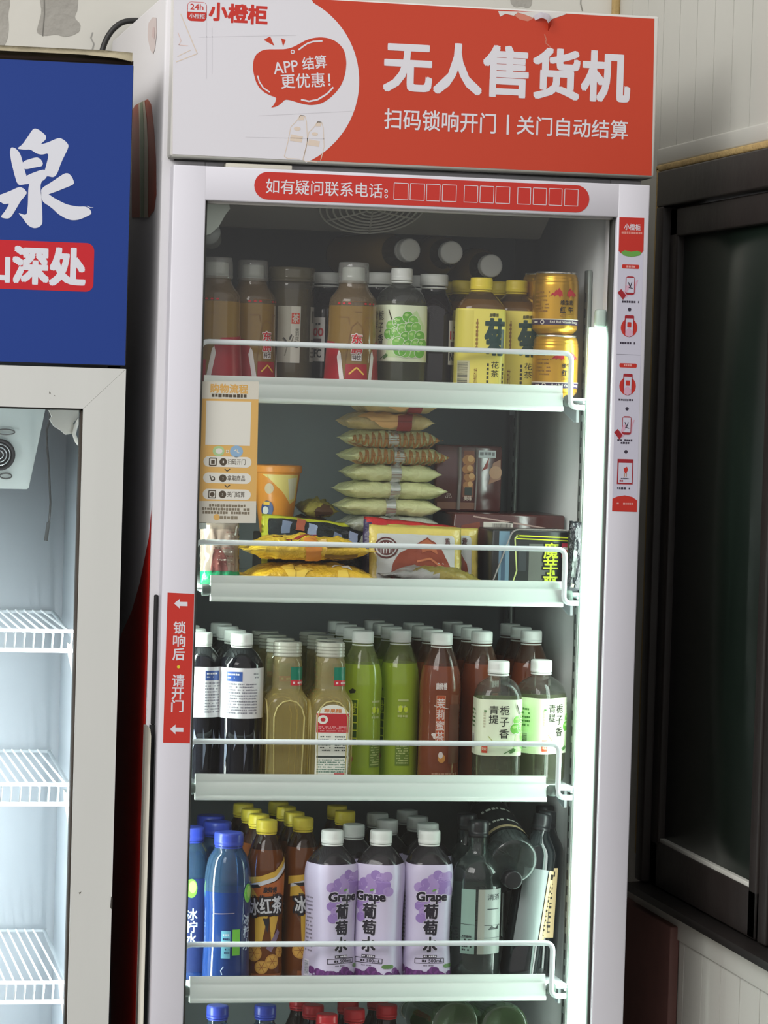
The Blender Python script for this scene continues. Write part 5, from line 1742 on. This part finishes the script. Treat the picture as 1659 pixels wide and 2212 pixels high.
# stack of pale green packets
m_pg = foil('pale_green_foil', (186, 186, 138), .3, bump=.5)
m_pg2 = foil('olive_tan_foil', (150, 138, 84), .34, var=.25)
m_bt = foil('brown_tan_foil', (160, 138, 92), .32, var=.35)
m_sf = foil('grey_green_foil', (160, 164, 150), .2, bump=.6)
sv = mat('silver_seam', (196, 198, 192), .22, metal=.7); dkm = ink((44, 42, 36))
HT = .0262
spec = [('silver', .150, 0), ('silver', .150, 4), ('silver', .152, -3), ('silver', .145, 2), ('green', .150, -2), ('green', .158, 2), ('short', .138, 3), ('pattern', .150, 6), ('pattern', .140, 0), ('brown', .136, -5), ('brown', .120, 6)]
words = {'silver': 'grey green snack packet', 'green': 'plain pale green snack packet', 'short': 'short pale green snack packet', 'pattern': 'pale green snack packet with brown swirls', 'brown': 'brown and tan snack packet'}
place = ['at the bottom of the tall stack', 'second from the bottom of the tall stack', 'third from the bottom of the tall stack', 'just below the plain green ones in the tall stack', 'lower of the two long green ones in the tall stack', 'upper of the two long green ones in the tall stack', 'in the middle of the tall stack', 'above the short one in the tall stack', 'just under the brown ones in the tall stack', 'under the topmost one of the tall stack', 'on top of the tall stack']
z = Z2
for i, ((k, w, dx), pl) in enumerate(zip(spec, place)):
    t = thing('snack_packet', '%s %s' % (words[k], pl), 'snack packet', (0, 0, 0), 'packets of the tall stack')
    P = Pouch(w * 1.02, .105, HT * 1.12, 11 + i, ex=(4.2, .75), ey=(4, .45), wr=.0024, crimp=.03)
    base = {'silver': m_sf, 'green': m_pg, 'short': m_pg, 'pattern': m_pg, 'brown': m_bt}[k]
    finish('packet_body', P.mesh(), [base], t, 60)
    a = Art()
    if k != 'brown':
        a.rect(-.009, -.62, .006, .66, sv, 1)
        a.rect(-.008, -.62, .004, -.30, dkm, 2); a.rect(-.0085, .42, .005, .66, dkm, 2)
        a.build('seam_label', P.front(), t, wrap=.004, smooth=60, label='silver and black seam label')
    if k == 'pattern':
        a = Art(); br = ink((140, 92, 40))
        for q in range(14):
            u = -.066 + q * .0098
            a.line([(u, -.25), (u + .004, .10), (u + .009, -.2), (u + .013, .16)], .0022, br, 1)
            a.line([(u + .003, -.5), (u + .007, -.2), (u + .010, -.45)], .0026, ink((128, 78, 38)), 1)
        a.rect(-.066, -.85, .066, -.35, ink((158, 118, 66)), .5)
        a.build('swirl_print', P.front(), t, wrap=.005, smooth=60)
    if k == 'green' and i == 5:
        a = Art(); a.small(.014, .35, .040, .16, ink((70, 74, 40)), 1, 3, .9)
        a.build('small_print', P.front(), t, wrap=.004, smooth=60)
    if k == 'brown':
        a = Art()
        a.poly([(-.05, .1), (-.02, .5), (.02, .3), (.045, .6), (.05, .2), (.0, -.1)], ink((196, 150, 96)), 1)
        a.poly([(.012, .1), (.036, .25), (.03, -.3), (.010, -.2)], ink((120, 40, 34)), 2)
        a.build('swirl_print', P.front(), t, wrap=.005, smooth=60)
    place_at(t, 842 + dx * 1.5 - i * .6, 1000, .245, z, 0, 0, math.radians(dx * .5))
    z += HT * .985

# two yellow bags lying one on the other
m_yb = foil('yellow_foil', (222, 182, 52), .24, bump=.7)
for i, (px, zz, rz, lab) in enumerate(((668, Z2, -.03, 'yellow snack bag lying at the bottom behind the wire guard'), (655, Z2 + .040, .03, 'yellow snack bag lying on top of the other yellow bag'))):
    t = thing('snack_bag', lab, 'snack bag', (0, 0, 0), 'yellow snack bags')
    P = Pouch((.205, .200)[i], .118, .036, 31 + i * 5, ex=(3.2, .7), ey=(3, .5), wr=.0042, crimp=.12)
    finish('bag_body', P.mesh(), [m_yb], t, 60)
    a = Art(); br = ink((116, 84, 30)); lt = ink((236, 204, 84)); wh = ink((232, 230, 220)); rd = ink((150, 40, 40)); og = ink((206, 130, 50))
    if i == 0:
        a.poly([(.026, .30), (.034, .50), (.046, .55), (.052, .42), (.060, .36), (.050, .26), (.040, .34)], wh, 1)
        a.rect(.034, -.2, .050, .16, lt, 1); a.small(.036, 0, .048, .16, br, 2, 4)
        a.poly([(-.05, .3), (-.02, .5), (.0, .2), (-.03, -.2)], lt, 1); a.line([(-.03, .4), (-.028, .0)], .001, br, 2)
    else:
        for v in (.1, -.1, -.3): a.small(.02, v, .07, .12, br, 1, int(v * 50), .8)
        a.poly([(-.012, .2), (.010, .35), (.016, -.2), (-.006, -.3)], og, 1); a.poly([(.012, .3), (.026, .5), (.022, .0)], ink((230, 190, 120)), 1)
        a.rect(-.052, .5, .012, .62, rd, 1)
        a.line([(-.03, .3), (-.022, .1), (-.014, .2)], .0016, dkm, 2)
    a.build('front_print', P.front(), t, wrap=.005, smooth=60)
    place_at(t, px, 1230, .127, zz, 0, 0, rz)
# black and yellow bag leaning behind them
m_bk = foil('black_foil', (28, 30, 34), .18, bump=.5)
t = thing('snack_bag', 'black snack bag with a lime yellow edge leaning behind the yellow bags', 'snack bag', (0, 0, 0))
P = Pouch(.170, .095, .022, 51, ex=(3.2, .7), wr=.0022, crimp=.06)
finish('bag_body', P.mesh(lambda u, v, s: 1 if (v > .40 or u < -.44 or u > .46) else 0), [m_bk, foil('lime_foil', (196, 196, 48), .25)], t, 60)
a = Art()
for u, v, c_ in ((-.05, .022, (120, 130, 160)), (-.028, .030, (176, 92, 70)), (-.01, .022, (150, 160, 190)), (.028, .012, (110, 120, 150)), (.052, .016, (150, 160, 190))):
    a.poly([(u - .008, v - .012), (u + .006, v - .010), (u + .009, v + .010), (u - .004, v + .013)], ink(c_), 1)
a.build('front_print', P.top(), t, wrap=.0035, smooth=60)
place_at(t, 683, 1160, .200, Z2 + .052, math.radians(62), 0, -.03)
t.rotation_euler = (math.radians(58), math.radians(5), 0)
t.location.z = Z2 + .050
# small packs far back
for px, py, c_, w, lab, zz, yy in ((683, 1090, (164, 150, 70), .058, 'small dull yellow packet behind the black and lime bag', .098, .300), (668, 1120, (128, 96, 60), .075, 'small brown packet lying behind the black and lime bag', .072, .295)):
    t = thing('snack_packet', lab, 'snack packet', (0, 0, 0), 'small packets at the back')
    P = Pouch(w, .06, .026, px, wr=.003)
    finish('packet_body', P.mesh(nx=20, ny=14), [foil('foil_%d' % px, c_, .3, var=.3)], t, 60)
    a = Art(); a.poly([(-.012, .0), (.008, .3), (.018, .0), (.0, -.3)], ink((90, 60, 40) if px == 683 else (170, 120, 70)), 1)
    a.build('front_print', P.front(), t, wrap=.006, smooth=60)
    place_at(t, px, py, yy, Z2 + zz, math.radians(8), 0, .1)
# cardboard box they lie on
t = thing('carton', 'plain dark carton behind the yellow snack bags', 'carton', (0, 0, 0))
bm = bmesh.new()
x0_, x1_ = at(560, 1150, .3).x, at(735, 1150, .3).x
box(bm, x0_, x1_, .236, .36, Z2, Z2 + .070, 0, .002)
finish('carton_body', bm, [mat('dark_carton', (54, 46, 40), .6, var=.15)], t)
# orange crisp tub
orng = foil('orange_tub', (216, 138, 46), .3, bump=.0)
t = thing('snack_tub', 'orange tub with a pale yellow lid edge and round blue emblem', 'snack tub', (0, 0, 0))
p = at(597, 1060, .27)
tz = at(600, 1004, .27).z - (Z2 + .0705)
bm = bmesh.new()
lathe(bm, soften([(.020, 0, 2), (.0235, .001, 2), (.0355, tz - .012, 2), (.0362, tz - .011, 2)], 1), 40, 0)
finish('tub_body', bm, [orng], t)
bm = bmesh.new()
lathe(bm, soften([(.0350, tz - .012, 2), (.0385, tz - .0115, 2), (.0385, tz - .001, 2), (.0365, tz, 2), (.01, tz, 2)], 1), 40, 0)
finish('tub_lid', bm, [foil('orange_lid', (214, 136, 50), .35, bump=0)], t)
a = Art()
R = lambda v: .0235 + (.012) * v / (tz - .012)
a.poly([(-.028, tz - .014), (.034, tz - .014), (.030, tz * .5), (.018, tz * .44), (.004, tz * .62), (-.016, tz * .8)], ink((214, 196, 120)), 1)
a.poly([(.012, tz - .02), (.030, tz - .018), (.026, tz * .52), (.016, tz * .5)], ink((206, 200, 180)), 2)
a.disc(-.018, tz * .36, .010, ink((40, 66, 120)), 2, .013); a.disc(-.020, tz * .34, .005, ink((206, 206, 200)), 3, .006); a.rect(-.024, tz * .42, -.014, tz * .47, ink((222, 176, 60)), 3)
a.disc(-.016, tz * .66, .007, ink((190, 170, 140)), 2, .008)
a.disc(.014, tz * .16, .009, ink((170, 120, 84)), 2, .008)
a.build('tub_print', lambda u, v, l: ((R(v) + .0006 + l * .0003) * math.sin(u / R(v)), -(R(v) + .0006 + l * .0003) * math.cos(u / R(v)), v), t, wrap=.004, smooth=60)
t.location = (p.x, .272, Z2 + .0705)
# clear pack with green foot in the corner
t = thing('snack_pack', 'small clear pack with brown print and green foot in the left corner', 'snack pack', (0, 0, 0))
P = Pouch(.058, .092, .022, 71, ex=(3, .6), ey=(4, .5), wr=.0016, crimp=.06)
finish('pack_body', P.mesh(lambda u, v, s: 1 if v < -.30 else 0, nx=20, ny=24), [clear('clear_wrap', (200, 190, 180), .6, (150, 134, 122), rough=.08), foil('green_foil', (22, 130, 84), .22)], t, 60)
a = Art(); br = ink((122, 84, 74)); wt = ink((176, 168, 160))
a.rect(-.016, -.026, .020, .034, ink((140, 122, 112)), 1)
a.poly([(-.016, -.026), (.010, -.026), (.008, -.008), (.0, .006), (-.012, .004)], ink((118, 66, 62)), 2)
for v in range(9): a.small(-.012 if v > 3 else .008, .030 - v * .0058, .019, .0024, wt if v % 2 else br, 2, v, .85)
a.build('front_print', P.top(), t, wrap=.0035, smooth=60)
place_at(t, 472, 1190, .108, Z2 + .046, math.radians(82), 0, .05)

# red and purple sachet, standing behind the sausage packs
t = thing('snack_sachet', 'bright red and purple sachet showing above the sausage packs', 'snack sachet', (0, 0, 0))
P = Pouch(.142, .095, .016, 81, ex=(4, .6), wr=.0015, crimp=.03)
finish('sachet_body', P.mesh(lambda u, v, s: 1 if (u < -.18 and v < .46 - (u + .5) * .9) else 0), [foil('red_foil', (186, 34, 40), .3), foil('purple_foil', (58, 44, 84), .3)], t, 60)
place_at(t, 882, 1150, .182, Z2 + .050, math.radians(70), math.radians(5), 0)

# sausage packs
m_sy = foil('straw_foil', (206, 186, 96), .26, bump=.25)
def sausage(lab, px, Y, zc, tilt, ry, seed):
    t = thing('sausage_pack', lab, 'sausage pack', (0, 0, 0), 'sausage packs')
    P = Pouch(.140, .096, .018, seed, ex=(4, .55), ey=(4, .55), wr=.0013, crimp=.03)
    finish('pack_body', P.mesh(), [m_sy], t, 60)
    a = Art(); pw = ink((186, 188, 186)); mt_ = ink((132, 60, 38)); m2 = ink((166, 92, 58)); rd = ink((150, 28, 32)); dr = ink((86, 40, 36)); wh = ink((216, 214, 206))
    a.rect(-.060, -.038, .058, .034, pw, 1, .004)
    a.poly([(-.040, -.034), (.056, -.034), (.050, -.010), (.038, .012), (.028, .024), (.016, .030), (.004, .022), (-.012, .012), (-.026, .004), (-.036, -.010)], mt_, 2)
    a.poly([(.004, .020), (.016, .028), (.028, .020), (.032, .004), (.020, .010), (.008, .006)], m2, 3)
    a.poly([(-.030, -.030), (.040, -.030), (.030, -.014), (.0, -.020), (-.016, -.014)], ink((110, 48, 34)), 3)
    a.line([(.0, -.008), (.020, -.002), (.036, -.012)], .003, ink((186, 112, 74)), 3)
    a.disc(-.046, .012, .0175, dr, 3, .016); a.disc(-.046, .012, .0150, pw, 4, .0136); a.disc(-.046, .012, .0130, dr, 5, .0116)
    for q in range(-2, 3): a.line([(-.046 + q * .004, .020), (-.046 + q * .004, .003)], .0012, pw, 6)
    a.vtext('香肠', .047, .030, .008, dr, 3, .02)
    a.rect(-.040, -.036, .006, -.028, rd, 4)
    a.small(-.002, -.026, .024, .004, wh, 5, 3, .9); a.small(.002, -.020, .018, .003, wh, 5, 5, .9)
    a.build('front_print', P.top(), t, wrap=.0035, smooth=60)
    place_at(t, px, 1200, Y, Z2 + zc, math.radians(tilt), math.radians(ry), 0)
sausage('sausage pack with white panel and brown meat picture, nearest the wire guard', 895, .128, .043, 76, 1.2, 91)
sausage('sausage pack standing just behind the nearest one, only its yellow end showing', 932, .152, .043, 76, 1.5, 92)
# crumpled bag lying in front
t = thing('snack_bag', 'crumpled olive and grey bag lying in front of the sausage packs', 'snack bag', (0, 0, 0))
P = Pouch(.170, .055, .026, 101, ex=(2.2, .9), wr=.0046, crimp=.14, bend=-.006)
finish('bag_body', P.mesh(lambda u, v, s: (1 if u < -.12 + .12 * math.sin(v * 9) else (2 if u > .42 else 0))), [foil('olive_foil', (132, 118, 54), .3, var=.45), foil('grey_wrap', (150, 148, 144), .3, var=.3), foil('tan_end', (196, 160, 112), .3)], t, 60)
place_at(t, 940, 1235, .0945, Z2 + .004, 0, math.radians(5), 0)
t.location.z = Z2 + .009
t = thing('carton', 'flat red brown tray under the crumpled bag', 'carton', (0, 0, 0))
bm = bmesh.new()
box(bm, at(815, 1250, .09).x, at(1052, 1250, .09).x, .064, .119, Z2, Z2 + .005, 0, .0008)
finish('tray', bm, [mat('red_brown_card', (148, 66, 44), .5)], t)

# dark red boxes
m_dr = mat('dark_red_film', (76, 36, 32), .14, spec=.7, var=.2, vscale=9, bump=.06, bscale=25)
t = thing('snack_box', 'dark red box lying under the upright one by the back wall', 'snack box', (0, 0, 0), 'dark red boxes')
bm = bmesh.new()
xa, xb = at(985, 1130, .19).x, at(1226, 1130, .19).x
zb = at(1100, 1112, .19).z
box(bm, xa, xb, .205, .36, Z2, zb, 0, .003)
finish('box_body', bm, [m_dr], t)
a = Art()
a.poly([(xa + .008, zb - .055), (xa + .045, zb - .050), (xa + .040, zb - .012), (xa + .012, zb - .018)], ink((124, 66, 50)), 1)
a.rect(xa + .046, zb - .024, xa + .092, zb - .012, ink((206, 200, 190)), 1)
a.bars(xa + .060, zb - .022, xa + .088, zb - .014, ink((90, 84, 80)), 2, seed=4)
a.line([(xa + .03, zb - .004), (xb - .03, zb - .020)], .0022, ink((176, 150, 140)), 1)
a.build('front_print', flat(.205, .0003), t)
t = thing('snack_box', 'tall dark red box standing upright with a glossy film window', 'snack box', (0, 0, 0), 'dark red boxes')
xa2, xb2 = at(940, 1030, .27).x, at(1086, 1030, .27).x
zt2 = at(1010, 962, .27).z
bm = bmesh.new()
box(bm, xa2, xb2, .275, .345, zb, zt2, 0, .004)
finish('box_body', bm, [m_dr], t)
a = Art()
hh = zt2 - zb; ww = xb2 - xa2
X_ = lambda f: xa2 + ww * f
Zq = lambda f: zb + hh * f
a.rect(X_(.42), Zq(.22), X_(.58), Zq(.92), ink((120, 66, 40)), 1)
for f, g, r in ((.5, .78, .010), (.49, .64, .009), (.52, .52, .009), (.5, .40, .008)):
    a.disc(X_(f), Zq(g), r, ink((168, 112, 62)), 2, r * .8); a.disc(X_(f) + .003, Zq(g) + .002, r * .5, ink((206, 160, 104)), 3)
a.rect(X_(.45), Zq(.25), X_(.56), Zq(.37), ink((40, 52, 46)), 3)
a.text('美味', X_(.44), Zq(.17), X_(.56), Zq(.24), ink((206, 186, 170)), 3, .02)
a.rect(X_(.64), Zq(.82), X_(.90), Zq(.93), ink((190, 196, 196)), 2); a.small(X_(.66), Zq(.88), X_(.88), .006, ink((110, 110, 112)), 3, 3)
a.poly([(X_(.70), Zq(.62)), (X_(.80), Zq(.82)), (X_(.78), Zq(.66))], ink((150, 60, 48)), 2)
a.poly([(X_(.80), Zq(.42)), (X_(.98), Zq(.5)), (X_(.97), Zq(.80)), (X_(.86), Zq(.74))], ink((150, 104, 76)), 2)
a.disc(X_(.90), Zq(.6), .010, ink((178, 136, 100)), 3)
a.text('品', X_(.17), Zq(.2), X_(.26), Zq(.27), ink((170, 150, 142)), 2)
a.rect(X_(.05), Zq(.04), X_(.62), Zq(.14), ink((120, 78, 58)), 1)
a.build('front_print', flat(.275, .0003), t)
bm = bmesh.new()
for f, w in ((.36, .006), (.61, .003)):
    tube(bm, [(X_(f), .2735, Zq(.03)), (X_(f) + .001, .2725, Zq(.5)), (X_(f), .2735, Zq(.97))], w * .5, 0, 8)  # pale tubes stand in for upright reflections on the film
finish('film_fold_glint', bm, [clear('film_gloss', (220, 214, 210), .35, (190, 184, 180), rough=.05)], t)

# black box with neon lettering, and the black pack beside it
t = thing('snack_box', 'black display box with neon green lettering behind the guard', 'snack box', (0, 0, 0))
xa, xb = at(1064, 1200, .095).x, at(1236, 1200, .095).x
zt = at(1150, 1146, .095).z
bm = bmesh.new()
box(bm, xa, xb, .098, .195, Z2, zt, 0, .003)
finish('box_body', bm, [mat('black_card', (36, 38, 38), .3, var=.2)], t)
a = Art(); ne = ink((206, 220, 52)); gy = ink((96, 98, 92)); bl = ink((110, 140, 158)); rd = ink((170, 44, 62)); wh = ink((210, 206, 200))
H = zt - Z2
a.rect(xa + .010, Z2 + .002, xa + .026, zt - .002, bl, 1); a.rect(xa + .014, Z2 + .01, xa + .020, zt - .03, ink((70, 92, 112)), 2)
a.line([(xa + .030, Z2 + .004), (xa + .038, Z2 + .03), (xa + .034, zt - .012), (xa + .040, zt - .007)], .002, ink((196, 206, 130)), 2)
a.line([(xa + .036, zt - .008), (xb - .004, zt - .010)], .002, ne, 2); a.line([(xa + .036, zt - .0125), (xb - .006, zt - .0145)], .0016, ne, 2)
a.rect(xa + .056, Z2 + .001, xa + .092, zt - .020, gy, 1); a.rect(xa + .040, Z2 + .03, xa + .052, zt - .022, ink((60, 64, 66)), 1)
for q, ch in enumerate('魔芋爽'):
    top = zt - .0175 - q * (H - .020) / 3
    a.text(ch, xb - .044, top - .024, xb - .020, top, ink((20, 22, 20)), 3, .09); a.text(ch, xb - .043, top - .0235, xb - .021, top - .0005, ne, 4, .02)
a.poly([(xb - .022, Z2 + .002), (xb - .030, Z2 + .002), (xb - .034, Z2 + .05), (xb - .028, Z2 + .05)], ne, 2)
a.rect(xb - .016, zt - .040, xb - .002, zt - .018, rd, 3); a.small(xb - .014, zt - .026, xb - .004, .005, wh, 4, 2); a.small(xb - .014, zt - .034, xb - .004, .005, wh, 4, 5)
a.build('front_print', flat(.098, .0003), t)
bm = bmesh.new()
tube(bm, round_path([(xa - .002, .0965, Z2 + .003), (xa + .03, .0955, zt + .001), (xb - .01, .0955, zt + .0015), (xb, .0965, zt - .003)], .01), .0013, 0, 6)
finish('film_fold_glint', bm, [bpy.data.materials['film_gloss']], t)
t = thing('snack_pack', 'crinkled black pack wedged between the neon box and the light strip', 'snack pack', (0, 0, 0))
P = Pouch(.026, .105, .020, 121, ex=(3, .6), ey=(5, .4), wr=.0022, crimp=.05)
finish('pack_body', P.mesh(nx=14, ny=26), [m_bk], t, 60)
a = Art(); a.small(-.008, .030, -.002, .03, ink((150, 156, 140)), 1, 2, .8); a.rect(-.006, -.03, .0, .01, ink((96, 100, 98)), 1); a.small(-.010, -.042, .0, .006, ink((120, 124, 90)), 1, 4)
a.build('front_print', P.top(), t, wrap=.0035, smooth=60)
place_at(t, 1238, 1235, .088, Z2 + .0535, math.radians(90), math.radians(3), 0)
